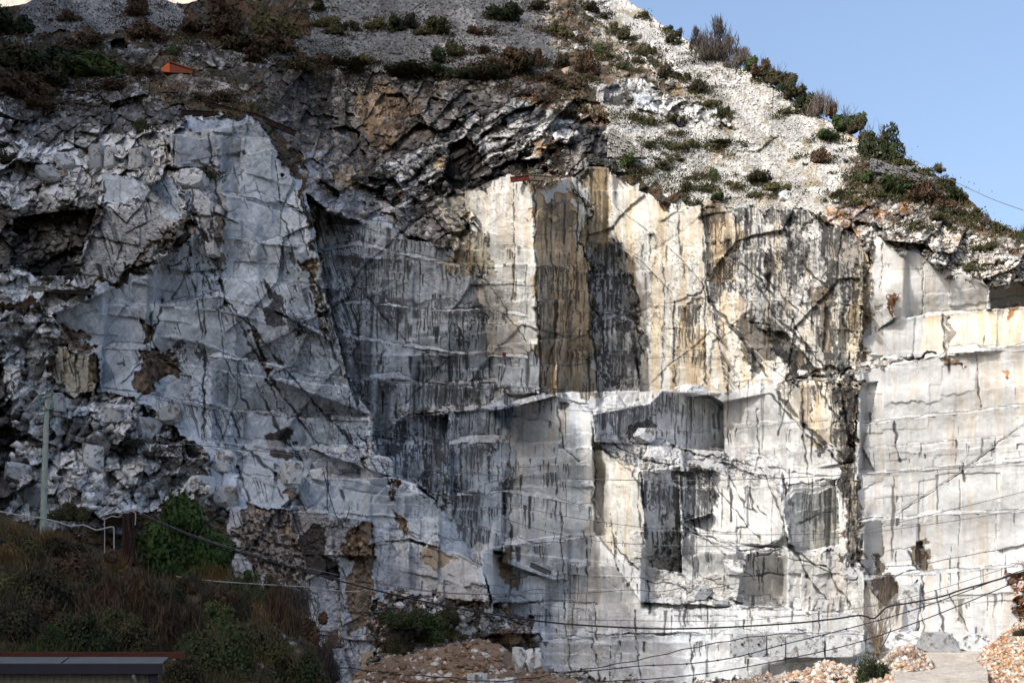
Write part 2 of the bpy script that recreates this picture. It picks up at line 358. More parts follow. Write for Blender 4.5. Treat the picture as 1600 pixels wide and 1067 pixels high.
# centre benches; faces turned from the sun painted lighter in place of fill light
region([(868, 618), (925, 612), (1000, 604), (1035, 606), (1015, 632), (930, 640), (905, 640), (880, 632)], (.54, .54, .53), M=1, S=.5, B=.0, K=.6)
region([(925, 648), (1015, 630), (1035, 610), (1112, 622), (1130, 640), (1132, 705), (1060, 700), (930, 690)], (.64, .66, .67), L=.3, M=.4, S=.1, B=.85, O=.1, K=.5, wob=0)
region([(930, 685), (1000, 680), (1060, 700), (1132, 707), (1230, 742), (1230, 760), (1110, 738), (1000, 738), (960, 720)], (.47, .465, .455), CLIFF, L=1.2, M=2.2, S=1.6, R=.55, K=.9, B=.3)
region([(985, 662), (1025, 665), (1020, 690), (990, 685)], (.10, .09, .08), R=.5, M=1)
region([(925, 700), (1000, 738), (1012, 885), (960, 870), (925, 830)], (.52, .51, .47), B=.2, O=.25)
region([(1003, 735), (1060, 730), (1112, 728), (1114, 800), (1068, 812), (1066, 895), (1012, 885)], (.60, .61, .60), L=.3, M=.5, S=.2, B=1.2, K=.6)
region([(1066, 735), (1112, 730), (1113, 800), (1068, 810)], (.62, .62, .60), B=.9)
region([(1040, 730), (1105, 725), (1110, 737), (1060, 742)], (.08, .07, .06))
region([(1230, 755), (1306, 750), (1312, 850), (1245, 862), (1225, 800)], (.64, .64, .60), L=.3, M=.4, B=.45, O=.2, K=.3)
region([(1165, 866), (1235, 838), (1228, 900), (1225, 948), (1150, 945)], (.56, .55, .52), L=.4, M=.6, B=.5, K=1)
region([(1225, 850), (1320, 860), (1350, 960), (1230, 950)], (.48, .475, .45), L=1.2, M=2, S=.8, B=.35, K=.7, O=.2)
region([(990, 830), (1060, 890), (1130, 910), (1160, 945), (1060, 950), (1000, 900)], (.49, .48, .45), M=1.6, S=.8, R=.4, B=.15, O=.2)
region([(1110, 740), (1225, 760), (1235, 850), (1150, 850), (1070, 820), (1112, 800)], (.50, .50, .48), M=1.3, S=.5, B=.25, K=.8, O=.1)
region([(750, 1000), (850, 990), (1080, 985), (1350, 985), (1350, 1100), (750, 1100)], (.56, .575, .58), L=.4, M=.4, B=.12, K=.4)
region([(1355, 900), (1400, 898), (1405, 930), (1385, 945), (1360, 920)], (.14, .11, .085), B=.6)
region([(1365, 868), (1380, 866), (1380, 898), (1365, 898)], (.13, .11, .085), B=.5)
region([(1430, 850), (1440, 845), (1460, 892), (1430, 893)], (.17, .14, .10), B=.6)
# brown scars on the left slabs
for pl, c in [([(385, 520), (400, 525), (430, 600), (445, 650), (425, 600)], BROWN), ([(470, 405), (495, 410), (500, 450), (510, 500), (520, 540), (505, 520), (490, 450)], (.2, .155, .11)),
              ([(225, 490), (255, 500), (245, 535), (230, 550)], (.16, .12, .085)), ([(215, 550), (280, 560), (280, 590), (245, 600), (240, 612), (218, 610)], (.15, .105, .07)),
              ([(415, 675), (452, 672), (460, 715), (420, 712)], (.05, .045, .04)), ([(468, 828), (495, 826), (515, 850), (520, 905), (466, 895)], (.05, .04, .035)),
              ([(412, 448), (440, 460), (455, 520), (420, 510)], (.09, .09, .10)), ([(540, 830), (560, 812), (580, 815), (582, 980), (545, 985)], (.21, .145, .09)),
              ([(608, 748), (620, 750), (612, 770), (604, 765)], BROWN), ([(610, 785), (622, 800), (638, 812), (632, 850), (618, 840)], (.24, .17, .11)),
              ([(240, 400), (300, 370), (310, 340), (270, 350), (250, 380), (200, 410), (180, 440), (215, 425)], (.18, .145, .11)),
              ([(330, 330), (345, 330), (350, 430), (335, 400)], (.14, .12, .10)), ([(440, 762), (470, 758), (472, 790), (448, 788)], (.26, .20, .15)),
              ([(650, 860), (690, 855), (720, 880), (680, 890)], (.33, .27, .2)), ([(560, 665), (575, 690), (590, 740), (570, 700)], (.27, .21, .15)),
              ([(1478, 490), (1486, 490), (1488, 555), (1478, 555)], (.28, .26, .22)), ([(1395, 465), (1402, 470), (1403, 490), (1396, 488)], (.13, .07, .04)),
              ([(1575, 482), (1590, 480), (1590, 492), (1580, 494)], (.42, .20, .08)), ([(1476, 556), (1486, 558), (1500, 575), (1485, 568)], (.24, .15, .09)),
              ([(1563, 580), (1572, 578), (1574, 595), (1566, 592)], (.45, .22, .09)), ([(785, 858), (800, 860), (812, 900), (800, 925), (790, 900)], (.2, .15, .1)),
              ([(80, 500), (150, 530), (160, 540), (140, 545), (90, 530)], (.2, .15, .11))]:
    region(pl, c, M=1.2, S=.8, B=.1, wob=2)
region([(85, 540), (150, 548), (152, 612), (120, 612), (72, 580)], (.50, .47, .38), CLIFF, L=.3, M=.5, S=.2, R=0, B=.15, O=.3)
region([(150, 545), (160, 560), (157, 610), (150, 612)], (.12, .09, .06))

# ---- big shapes (depth in metres, slope in metres per 100 px)
facet([(165, 280), (230, 275), (290, 305), (292, 350), (200, 318), (160, 315)], 184, -4, -5)
facet([(118, 430), (160, 330), (230, 318), (290, 350), (260, 400), (190, 425), (150, 450)], 178, -6, -5)
push([(20, 340), (150, 325), (120, 430), (60, 432), (15, 420)], 7)
facet([(300, 208), (345, 202), (400, 190), (440, 240), (470, 300), (480, 345), (350, 330), (300, 290)], 189, 3, -3)
facet([(255, 210), (275, 212), (272, 262), (262, 258)], 186, -14, -2)
facet([(275, 212), (338, 220), (335, 262), (272, 262)], 186, 8, -2)
facet([(345, 300), (480, 345), (500, 420), (520, 500), (410, 480), (350, 430)], 183, 3, -3)
facet([(230, 430), (345, 420), (420, 480), (530, 540), (545, 605), (420, 590), (230, 560)], 178, 2.5, -3)
facet([(80, 492), (230, 430), (230, 560), (160, 600)], 174, -2, -3)
facet([(230, 560), (420, 590), (582, 650), (584, 690), (480, 700), (330, 690), (240, 620)], 172, 2, -3)
facet([(330, 690), (480, 700), (612, 745), (500, 760), (400, 755)], 168, 2, -3)
facet([(355, 720), (500, 750), (612, 745), (685, 775), (680, 850), (600, 830), (450, 795), (380, 780)], 163, 2, -3)
facet([(685, 775), (700, 770), (735, 865), (710, 868), (690, 850)], 167, 14, -3)
facet([(570, 850), (640, 842), (640, 930), (590, 920)], 160, 3, -3)
facet([(640, 842), (720, 865), (755, 885), (765, 940), (700, 935), (640, 920)], 161, -3, -4)
facet([(455, 790), (578, 810), (580, 870), (455, 865)], 154, 1.5, -2)
facet(REC, 210, -1.2, -4.5)
facet([(478, 300), (520, 335), (560, 350), (560, 640), (545, 605), (520, 500), (500, 420), (488, 345)], 214, -6, -4.5)
facet([(584, 690), (640, 645), (650, 760), (700, 800), (735, 865), (700, 770), (612, 745)], 201, 3, -2)
facet([(640, 645), (790, 640), (800, 850), (735, 865), (680, 780), (645, 750)], 198, -2, -3)
facet([(790, 640), (868, 618), (905, 640), (928, 650), (925, 760), (860, 770), (792, 760)], 194, -5, -3)
facet([(790, 760), (925, 760), (950, 830), (960, 880), (900, 900), (790, 860)], 189, -4, -3)
facet([(770, 860), (960, 880), (1000, 940), (1160, 948), (1350, 960), (1350, 990), (1080, 985), (850, 990), (770, 960)], 181, -2, -3)
facet([(750, 990), (1350, 985), (1350, 1100), (750, 1100)], 174, -1.5, -2)
facet([(735, 300), (760, 285), (800, 272), (830, 285), (836, 440), (845, 560), (850, 614), (790, 616), (765, 480), (738, 390)], 203, -9, -2, 1)
facet([(828, 285), (888, 280), (912, 320), (920, 450), (932, 612), (845, 614), (836, 440)], 204.5, 14, -2, 1)
facet([(890, 285), (915, 262), (950, 262), (965, 350), (990, 480), (1005, 610), (932, 612), (915, 320)], 221, -1, -2)
facet([(918, 440), (960, 430), (985, 520), (1000, 610), (932, 612)], 215, -2, -3)
facet([(950, 266), (1000, 300), (1070, 325), (1100, 320), (1110, 460), (1135, 612), (1000, 612), (990, 480), (968, 390), (955, 330)], 216.5, -5, -2, 0)
facet([(1095, 318), (1170, 325), (1260, 328), (1345, 372), (1348, 480), (1335, 585), (1135, 612), (1110, 460)], 208, -5, -3)
push([(1190, 515), (1228, 520), (1262, 560), (1285, 590), (1240, 592)], 2, 3)
facet([(1348, 378), (1400, 385), (1470, 410), (1545, 450), (1540, 486), (1410, 495), (1348, 540)], 199, -2.5, -2)
facet([(1360, 440), (1395, 465), (1400, 495), (1360, 525)], 198.2, -6, -2)
facet([(1545, 448), (1640, 432), (1640, 482), (1548, 484)], 203, 6, -2)
facet([(1348, 530), (1410, 495), (1600, 478), (1950, 470), (1950, 540), (1600, 536), (1480, 553), (1310, 588)], 196, -1.6, -2)
facet([(1310, 588), (1480, 553), (1950, 530), (1950, 610), (1600, 630), (1340, 660)], 192, -1.6, -2)
facet([(1340, 660), (1600, 630), (1950, 610), (1950, 700), (1600, 718), (1340, 740)], 189, -1.6, -2)
facet([(1340, 740), (1600, 718), (1950, 700), (1950, 780), (1600, 796), (1330, 812)], 186, -1.6, -2)
facet([(1330, 812), (1600, 796), (1950, 780), (1950, 875), (1600, 880), (1350, 898)], 182, -1.6, -2)
facet([(1350, 898), (1600, 880), (1950, 875), (1950, 1100), (1350, 1100)], 178, -1.6, -2)
facet([(1342, 808), (1378, 806), (1382, 866), (1345, 900)], 184, 8, -2, 0)
facet([(925, 648), (1015, 630), (1035, 610), (1112, 618), (1131, 630), (1132, 706), (1060, 700), (930, 690)], 200, 9, -2, 0)
facet([(1130, 628), (1215, 612), (1310, 592), (1330, 720), (1230, 742), (1132, 712)], 198.5, -4.5, -2, 0)
facet([(928, 690), (1000, 736), (1012, 885), (960, 870), (928, 830)], 189, -7, -3)
facet([(1003, 735), (1060, 730), (1066, 895), (1012, 885)], 191, 12, -2, 0)
facet([(1060, 730), (1112, 728), (1114, 800), (1068, 812)], 194, -2, -1, 0)
facet([(1112, 735), (1225, 755), (1235, 850), (1150, 850), (1068, 815), (1114, 800)], 190, -6, -6)
facet([(1068, 815), (1150, 850), (1160, 945), (1066, 900)], 184, -6, -6)
facet([(1230, 755), (1306, 750), (1312, 850), (1245, 862), (1225, 800)], 190, 8.5, -2)
facet([(1165, 866), (1235, 838), (1228, 900), (1225, 948), (1150, 945)], 184, 2, -2)
facet([(85, 540), (150, 548), (152, 612), (120, 612), (72, 580)], 165, -6, -2)
facet([(150, 548), (162, 560), (157, 612), (150, 612)], 166, 20, -2)
facet([(1350, 905), (1396, 898), (1408, 925), (1395, 955), (1370, 930)], 180, 12, -2)
push([(1432, 850), (1440, 845), (1460, 892), (1432, 893)], 1.5, 6)
push([(1420, 920), (1435, 905), (1437, 985), (1405, 985)], 1.5, 10)
push([(172, 66), (180, 62), (192, 62), (199, 70), (197, 78), (173, 78)], 6)
region([(172, 66), (180, 62), (192, 62), (199, 70), (197, 78), (173, 78)], (.01, .01, .01), wob=1)  # tunnel mouth, black colour stands in for the shade inside

sl, m = inpoly([(1402, 1016), (1540, 1014), (1550, 1110), (1390, 1110)], 1)
D[sl][m] = (5 * F / np.maximum(PY[sl] - HOR, 20))[m]
region([(1402, 1016), (1540, 1014), (1550, 1110), (1390, 1110)], (.54, .49, .42), 4, R=.0, L=0, M=0, S=0, B=0, O=0, K=0, wob=1)
region([(585, 935), (640, 925), (720, 935), (790, 945), (850, 990), (840, 1100), (560, 1100), (575, 1000)], (.30, .215, .165), ROCKY, L=1, M=.8, R=1.1, B=0, K=.2)
region([(650, 930), (760, 950), (800, 985), (740, 990), (660, 960)], (.44, .41, .38), ROCKY, R=1.1)
region([(1575, 895), (1640, 890), (1640, 1060), (1590, 1000), (1582, 960)], (.36, .16, .07), ROCKY, R=1, M=1, B=0, wob=2)
region([(860, 1045), (950, 1062), (1150, 1062), (1350, 1055), (1350, 1110), (850, 1110)], (.46, .42, .38), ROCKY, R=1, M=.5, B=0)
region([(1240, 592), (1300, 584), (1345, 572), (1400, 560), (1462, 553), (1462, 559), (1400, 568), (1345, 581), (1280, 597)], (.34, .31, .27), ROCKY, R=.8, M=.6, B=0)
push([(786, 848), (870, 838), (888, 835), (888, 905), (862, 905), (786, 878)], -2, 2.5, 0, 1)
push([(748, 862), (790, 868), (864, 902), (888, 908), (888, 938), (770, 942)], -3, 4, 0, 1)
push([(640, 652), (700, 646), (700, 700), (655, 705), (600, 700)], 2, 4, 0, 1)
region([(1338, 372), (1362, 378), (1352, 420), (1366, 470), (1346, 520), (1360, 560), (1340, 585), (1330, 480)], (.44, .39, .30), M=1.6, S=1, B=.5, O=.4, K=.8)
push([(1345, 600), (1372, 596), (1362, 650), (1350, 700), (1366, 735), (1346, 735)], 1.5, -3)
# ---- bench edges: everything above the line steps back by w metres (line, width)
def bench(line, w, drip=.5, h=0):
    """the rock above the line stands w metres further back; h = height in px of the visible shelf top"""
    xs = [p[0] for p in line]; ys = [p[1] for p in line]
    c0 = np.searchsorted(cols, xs[0]); c1 = np.searchsorted(cols, xs[-1])
    sl = (slice(0, NR), slice(c0, c1))
    ye = np.interp(PX[sl], xs, ys) + wob1[sl] * 4 + wf1[sl] * 1.5
    tp = np.minimum(sstep(xs[0], xs[0] + 12, PX[sl]), 1 - sstep(xs[-1] - 12, xs[-1], PX[sl]))
    d = ye - PY[sl]
    hh = h * np.clip(2.6 * (vnoise(PX[sl] / 31, PX[sl] * 0 + h, 701) - .28) + .5 * (vnoise(PX[sl] / 7, PX[sl] * 0, 703) - .5), 0, 1.5) + .01
    D[sl] += w * tp * np.clip(d / hh, 0, 1) * (1 - sstep(50, 130, d))
    below = (-d)
    sB[sl] += drip * .5 * tp * ((below > 0) & (below < 60)) * (1 - below / 60)
    if h:
        m = (d > 0) & (d < hh) & (tp > .5)
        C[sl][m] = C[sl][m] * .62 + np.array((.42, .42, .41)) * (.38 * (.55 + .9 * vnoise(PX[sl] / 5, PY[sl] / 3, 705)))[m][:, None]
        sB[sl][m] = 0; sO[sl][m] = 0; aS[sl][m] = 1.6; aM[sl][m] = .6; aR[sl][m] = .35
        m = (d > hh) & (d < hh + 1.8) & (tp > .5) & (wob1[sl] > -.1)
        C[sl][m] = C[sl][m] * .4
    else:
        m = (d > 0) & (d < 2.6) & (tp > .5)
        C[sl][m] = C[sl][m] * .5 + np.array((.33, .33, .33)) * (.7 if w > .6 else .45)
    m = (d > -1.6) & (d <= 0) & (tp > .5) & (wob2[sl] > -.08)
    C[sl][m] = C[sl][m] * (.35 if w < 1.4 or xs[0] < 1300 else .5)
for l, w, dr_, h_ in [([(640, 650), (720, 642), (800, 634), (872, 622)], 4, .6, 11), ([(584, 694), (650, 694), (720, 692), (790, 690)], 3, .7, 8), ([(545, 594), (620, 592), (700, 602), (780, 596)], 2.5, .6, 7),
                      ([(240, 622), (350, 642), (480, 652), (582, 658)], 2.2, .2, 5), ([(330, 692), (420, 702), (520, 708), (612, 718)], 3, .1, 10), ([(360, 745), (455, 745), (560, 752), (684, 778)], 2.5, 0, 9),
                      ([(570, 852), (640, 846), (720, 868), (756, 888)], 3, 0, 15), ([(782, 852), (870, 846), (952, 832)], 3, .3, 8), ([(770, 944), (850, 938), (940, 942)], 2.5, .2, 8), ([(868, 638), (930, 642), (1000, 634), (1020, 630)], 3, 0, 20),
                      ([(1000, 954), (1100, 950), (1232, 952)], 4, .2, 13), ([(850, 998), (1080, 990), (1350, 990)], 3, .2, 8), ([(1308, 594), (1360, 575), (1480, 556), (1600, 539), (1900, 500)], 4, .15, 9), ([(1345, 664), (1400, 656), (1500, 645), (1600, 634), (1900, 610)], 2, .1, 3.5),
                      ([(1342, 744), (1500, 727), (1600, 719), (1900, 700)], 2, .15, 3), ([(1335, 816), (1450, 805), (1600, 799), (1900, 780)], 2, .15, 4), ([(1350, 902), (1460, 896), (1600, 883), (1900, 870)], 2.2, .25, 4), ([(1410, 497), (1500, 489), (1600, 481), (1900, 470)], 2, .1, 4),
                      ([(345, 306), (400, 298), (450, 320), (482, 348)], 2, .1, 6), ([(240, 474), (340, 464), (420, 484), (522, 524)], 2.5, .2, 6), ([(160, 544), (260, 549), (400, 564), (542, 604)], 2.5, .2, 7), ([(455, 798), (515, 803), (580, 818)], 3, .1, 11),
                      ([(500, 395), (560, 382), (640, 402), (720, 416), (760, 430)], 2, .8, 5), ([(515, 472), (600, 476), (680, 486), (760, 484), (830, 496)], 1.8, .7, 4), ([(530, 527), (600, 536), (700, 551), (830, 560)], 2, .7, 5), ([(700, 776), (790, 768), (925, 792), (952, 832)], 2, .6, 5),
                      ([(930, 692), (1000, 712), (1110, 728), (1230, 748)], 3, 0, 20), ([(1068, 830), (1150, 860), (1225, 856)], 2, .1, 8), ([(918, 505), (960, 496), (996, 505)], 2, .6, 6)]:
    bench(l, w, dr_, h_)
for l, w, *dr in [([(955, 318), (1010, 358), (1060, 400), (1105, 450)], 1.3), ([(940, 372), (1000, 405), (1055, 462)], 1.2), ([(1100, 478), (1150, 520), (1200, 570), (1240, 600)], .9), ([(1110, 420), (1160, 462), (1230, 520)], .35), ([(500, 350), (560, 350), (640, 380), (700, 388)], 1),
             ([(560, 430), (650, 440), (760, 430)], .8),
             ([(545, 590), (620, 590), (700, 600), (780, 592)], 1), ([(640, 500), (720, 505), (790, 505)], .7),
             
             ([(690, 740), (800, 730), (920, 720)], .5), ([(790, 905), (850, 895), (960, 900), (1060, 905)], .8),
             ([(770, 940), (850, 935), (930, 940)], 1), 
             ([(250, 620), (350, 640), (480, 650), (580, 655)], 1), ([(330, 690), (420, 700), (520, 705), (610, 715)], 1.2), ([(455, 650), (520, 640), (580, 650)], .6),
             ([(360, 380), (420, 375), (480, 380)], .5), ([(400, 440), (450, 445), (500, 445)], .7), ([(838, 445), (880, 455), (918, 450)], .35), ([(838, 515), (880, 520), (925, 515)], .4),
             ([(845, 565), (890, 570), (930, 565)], .4), ([(770, 380), (830, 385)], .4), ([(760, 450), (835, 460)], .5), ([(920, 500), (960, 490), (995, 500)], .8),
             ([(925, 555), (960, 545), (1000, 560)], .9), ([(1000, 530), (1060, 520)], .5), ([(1000, 560), (1060, 555), (1130, 560)], .5), ([(1345, 700), (1450, 690), (1600, 680)], .15), 
             ([(1340, 780), (1450, 770)], .15), ([(1350, 945), (1450, 940), (1600, 925)], .3), ([(1240, 800), (1310, 790)], .3),
             ([(1130, 670), (1230, 660), (1300, 655)], .3), ([(830, 960), (960, 965), (1060, 960), (1200, 962), (1340, 960)], .4)]:
    bench(l, w, *dr)

# ---- broken rock: angular facets at three sizes plus rubble
WXc = PX + (fbm(PX / 90, PY / 90, 31, 2) - .5) * 22 + wf1 * 2.2; WYc = PY + (fbm(PX / 90, PY / 90, 37, 2) - .5) * 22 + wf2 * 2.2
isR = (CLS == ROCKY) | (CLS == HILL)
def facets(sx, sy, amp, seed, shear=0.0, tilt=2.2, cheb=True, vs=.14):
    m = amp > 0.02
    x = (WXc[m] + shear * WYc[m]) / sx; y = WYc[m] / sy
    f1, f2, ci, cj, dx, dy = voro(x, y, seed, cheb=cheb)
    o = hsh(ci, cj, seed + 101) - .5
    gx = hsh(ci, cj, seed + 102) - .5; gy = hsh(ci, cj, seed + 103) - .5
    D[m] += amp[m] * (o + tilt * gx * dx + tilt * .8 * gy * dy)
    r = hsh(ci, cj, seed + 104)
    C[m] *= (1 + vs * (r - .5))[:, None]
    k = np.zeros(PX.shape, np.float32); k[m] = f2 - f1
    k[~m] = 9
    return k
soft = np.where(isR, 0, 1)
# sawn courses: rows of blocks between level cuts, each with its own set-back and tilt
_gx = np.arange(-400, 2001, 10.0)
_sl = np.interp(_gx, [-400, 0, 200, 400, 560, 620, 850, 1330, 1360, 2000], [.1, .12, .16, .20, .24, .06, .02, -.03, -.07, -.10])
_gi = np.cumsum(_sl) * 10; _gi -= np.interp(800, _gx, _gi)
gsl = np.interp(PX, _gx, _gi)
YC = PY - gsl + 70 * (vnoise(PX / 300 + 3, PY / 75, 611) - .5) + 26 * (hsh(np.floor((PX + 12 * wob1 + PY * .1) / 118).astype(np.int64), np.zeros(PX.shape, np.int64), 613) - .5) * (PX > 480) + 9 * wob2 + 1.4 * wf2
def courses(H, W, amp, seed, vs, lean=.04, tilt=1.6):
    row = np.floor(YC / H + .35 * (vnoise(np.floor(PX / 230) + 0 * PX, 0 * PX, seed) - .5)); 
    yy = YC / H + .35 * (vnoise(np.floor(PX / 230) + 0 * PX, 0 * PX, seed) - .5); v = yy - row
    ri = row.astype(np.int64)
    x = (PX + lean * PY + wf1 * 1.2 + 3 * wob1) / W + 7.3 * hsh(ri, ri * 0, seed + 1)
    ix = np.floor(x).astype(np.int64)
    # nearest of the jittered cell points
    best = np.full(PX.shape, 9.0, np.float32); sec = best.copy(); ci = ix.copy(); dx1 = best.copy()
    for k in (-1, 0, 1):
        p = ix + k + .5 + (hsh(ix + k, ri, seed + 2) - .5) * .85
        d = (x - p).astype(np.float32); ad = abs(d); m = ad < best
        sec = np.where(m, best, np.minimum(sec, ad)); best = np.where(m, ad, best); ci = np.where(m, ix + k, ci); dx1 = np.where(m, d, dx1)
    o = hsh(ci, ri, seed + 3) - .5; gx_ = hsh(ci, ri, seed + 4) - .5; gy_ = hsh(ci, ri, seed + 5) - .5
    D[:] += amp * (o + tilt * gx_ * dx1 + tilt * .6 * gy_ * (v - .5))
    C[:] *= (1 + vs * (hsh(ci, ri, seed + 6) - .5) * (amp > 0))[..., None]
    kv = (1 - sstep(.0, 2.2 / W, (sec - best) / 1.0)) * (hsh(ci, ri, seed + 7) > .35)
    kh = (1 - sstep(0, 1.6 / H, np.minimum(v, 1 - v))) * sstep(.3, .5, vnoise(PX / 23, ri + 0 * PX, seed + 8))
    return kv, kh, ri, v, hsh(ci, ri, seed + 9)
kv1, kh1, ri1, v1, hc1 = courses(70, 118, aL * 1.15 * soft, 41, .18)
kv2, kh2, ri2, v2, hc2 = courses(35, 47, aM * .5 * soft, 53, .07, .02)
kP = 1 - sstep(.004, .022, facets(95, 120, aL * .9 * soft * ((PX < 620) | (PY < 600)) * (PX < 1345), 45, .5, 2.6, False, .14))
kS = 1 - sstep(.0, .10, facets(10, 13, aS * .22 * soft, 67, .1, 2.6, True, .25))
breakup = sstep(.42, .56, fbm(PX / 45, PY / 45, 77, 4))
breakup2 = sstep(.48, .60, fbm(PX / 30, PY / 30, 79, 4))
crk = np.clip(1.25 * cR * soft * np.maximum.reduce([.85 * kv1 * (.15 + .85 * breakup), .7 * kh1 * (.2 + .8 * breakup), .6 * kv2 * breakup2 * breakup * (PX < 1348), .5 * kh2 * (PX < 1348) * breakup2 * (aR * 0 + (sB > .3)), kS * np.clip(aS - .5, 0, 1) * breakup2, .9 * kP * breakup]), 0, 1)
# slanting natural joints, straight, in two sets
for sd, sx_, sy_ in ((91, .62, 1.0), (95, -.45, 1.0)):
    t_ = (PY - sx_ * PX / 1.0 + 2 * wf2 + 6 * wob1) / 58
    r_ = np.floor(t_); w_ = abs(t_ - r_ - .5); al = (PX + sx_ * PY) / 75
    on_ = hsh(r_.astype(np.int64), np.floor(al + 5.1 * r_).astype(np.int64), sd) > .74
    crk = np.maximum(crk, soft * np.clip(cR * 1.2, 0, 1) * on_ * (1 - sstep(0, .022, w_)) * .85 * (PX < 1345) * sstep(.3, .6, vnoise(PX / 20, PY / 20, sd)))
det = np.interp(PX, [-400, 560, 700, 820, 1000, 1330, 1352, 2000], [.62, .62, .5, .30, .28, .38, .10, .10]).astype(np.float32)
det = np.where((PY < 612) & (PX > 830) & (PX < 1345), .5, det); det = np.where((PX > 735) & (PX < 835) & (PY < 560), .4, det)
det *= (.35 + .9 * sstep(.42, .58, fbm(PX / 85, PY / 60, 661, 3))) * (.6 + .7 * hc1)
for sx_, sy_, sd, th, lo_ in ((15, 27, 621, .07, .53), (33, 58, 627, .035, .45), (8, 10, 633, .12, .60)):
    f1, f2, ci, cj, dx, dy = voro((PX - .38 * PY + 3 * wob1 + 2.2 * wf1) / sx_, (PY + .12 * PX + 2.2 * wf2) / sy_, sd)
    on_ = hsh(ci, cj, sd + 3) > .3
    crk = np.maximum(crk, soft * np.clip(cR * 1.5, 0, 1) * (1 - sstep(.2 * th, th, f2 - f1)) * on_ * det * sstep(lo_, lo_ + .07, fbm(PX / 34, PY / 34, sd + 5, 4) - .06 * (1 - det)))
C *= (1 - .85 * crk)[..., None]
D += crk * .06
del f1, f2, ci, cj, dx, dy
# angular boulders of the rocky ground
lightR = (hsh(np.floor(PX / 9).astype(np.int64), np.floor(PY / 9).astype(np.int64), 9) > 2)
C *= np.where(CLS == ROCKY, 1.4 - .75 * sstep(220, 150, PY) * (PX < 520) - .3 * sstep(300, 250, PY) * ((PX > 420) & (PX < 960)), 1)[..., None]
for (s_x, a, sd, vs) in ((58, 3.0, 411, .45), (27, 1.7, 421, .75), (12, .6, 431, .6)):
    k = facets(s_x, s_x * .85, (aM * .5 + .5 * aR) * a * isR, sd, .35, 2.4, False, vs)
    th = .04 + .9 / s_x
    C *= (1 - .58 * (1 - sstep(0, th, k)) * np.clip(aM + aR, 0, 1))[..., None]
# rubble
for (s, a, sd, lo) in ((11, .8, 131, .45), (5.5, .45, 137, .0)):
    m = aR > lo
    x = (PX[m] + 8 * wob1[m]) / s; y = (PY[m] + 8 * wob2[m]) / (s * .8)
    f1, f2, ci, cj, dx, dy = voro(x, y, sd)
    r = hsh(ci, cj, sd + 3); r2 = hsh(ci, cj, sd + 4)
    amp = np.clip(aR[m] - lo, 0, 1.3) * a
    gx = hsh(ci, cj, sd + 5) - .5
    D[m] -= amp * (sstep(0, .3, f2 - f1) * (.4 + .8 * r) + gx * dx * 1.4)
    gap = 1 - sstep(.02, .16, f2 - f1)
    tone = 1 + (r2 - .45) * 1.1 * np.clip(amp * 1.5, 0, 1)
    stone = (r > .62) * np.clip(amp * 1.5, 0, 1)
    c = C[m] * tone[:, None]
    lum = c.mean(1, keepdims=True)
    tgt = np.clip(lum * 2.0 + .06, 0, .45) * np.array((1, 1, 1.0))
    c = c * (1 - .7 * stone[:, None]) + tgt * .7 * stone[:, None]
    c *= (1 - .5 * gap * np.clip(amp, 0, 1))[:, None]
    C[m] = c
# hill: patches of brown grass and soil against stones
mh = (CLS == HILL)
g = sstep(.45, .6, fbm(PX / 24, PY / 12, 141, 4)) * mh
C[:] = C * (1 - .75 * g[..., None]) + np.array((.085, .05, .026)) * .75 * g[..., None]
g = sstep(.55, .68, fbm(PX / 18, PY / 10, 147, 4)) * mh
C[:] = C * (1 - .8 * g[..., None]) + np.array((.03, .033, .017)) * .8 * g[..., None]
# scree: speckle, down-slope flow bands
ms = (CLS == SCREE)
fl = fbm((PX - PY * .9) / 26, (PY + PX * .5) / 150, 151, 4)
C[:] *= np.where(ms, .62 + .9 * fl, 1)[..., None]
for (s_x, sd, am) in ((4.2, 441, 1.0), (9.0, 445, .6)):
    x = PX[ms] / s_x; y = PY[ms] / (s_x * .8)
    f1, f2, ci, cj, dx, dy = voro(x, y, sd)
    r = hsh(ci, cj, sd + 3)
    C[ms] *= ((1 + am * (.93 + .22 * r * r - 1)) * (1 - .25 * am * (1 - sstep(.02, .2, f2 - f1))))[:, None]
    D[ms] -= am * .45 * (r + .5) * sstep(0, .4, f2 - f1)
D += np.where(ms, (fl - .5) * 2.2, 0)
run = fbm((PX - PY * 1.15) / 11, (PY + PX * .6) / 170, 671, 3)
C[:] *= np.where(ms, .80 + .42 * run, 1)[..., None]
D += np.where(ms, (run - .5) * 1.0, 0)
g = sstep(.60, .72, fbm(PX / 20, PY / 12, 157, 4)) * ms * (PX > 820)
C[:] = C * (1 - .7 * g[..., None]) + np.array((.17, .145, .085)) * .7 * g[..., None]
g = sstep(.62, .70, fbm(PX / 40, PY / 30, 161, 3)) * ms * (PX > 1000)
C[:] *= (1 - .25 * g[..., None] * np.array((.5, .8, 1.2)))
# layered strata in the dark fold
mst = (inpoly([(560, 290), (640, 240), (730, 180), (830, 140), (905, 170), (900, 210), (860, 250), (800, 262), (740, 280), (700, 310), (640, 330)], 2))
sl, m = mst
cu = PY[sl] + .55 * PX[sl] + 36 * (fbm(PX[sl] / 70, PY[sl] / 70, 171, 2) - .5) + 5 * wf3[sl] + 3 * wf1[sl]
st = fbm(cu / 7, (PX[sl] - PY[sl]) / 60, 173, 3)
ramp = sstep(.46, .58, st)
C[sl][m] = (C[sl] * (.35 + 2.3 * ramp[..., None]))[m]
D[sl][m] -= (.7 * ramp)[m]
# brown-black cliff above: vertical fluting
flu = fbm((PX + 6 * wob1) / 9, PY / 45, 181, 4)
m = (CLS == ROCKY) & (PX > 420) & (PX < 960) & (PY > 105) & (PY < 300)
C[:] *= np.where(m, .45 + 1.2 * flu, 1)[..., None]
D += np.where(m, (flu - .5) * 2.5, 0)

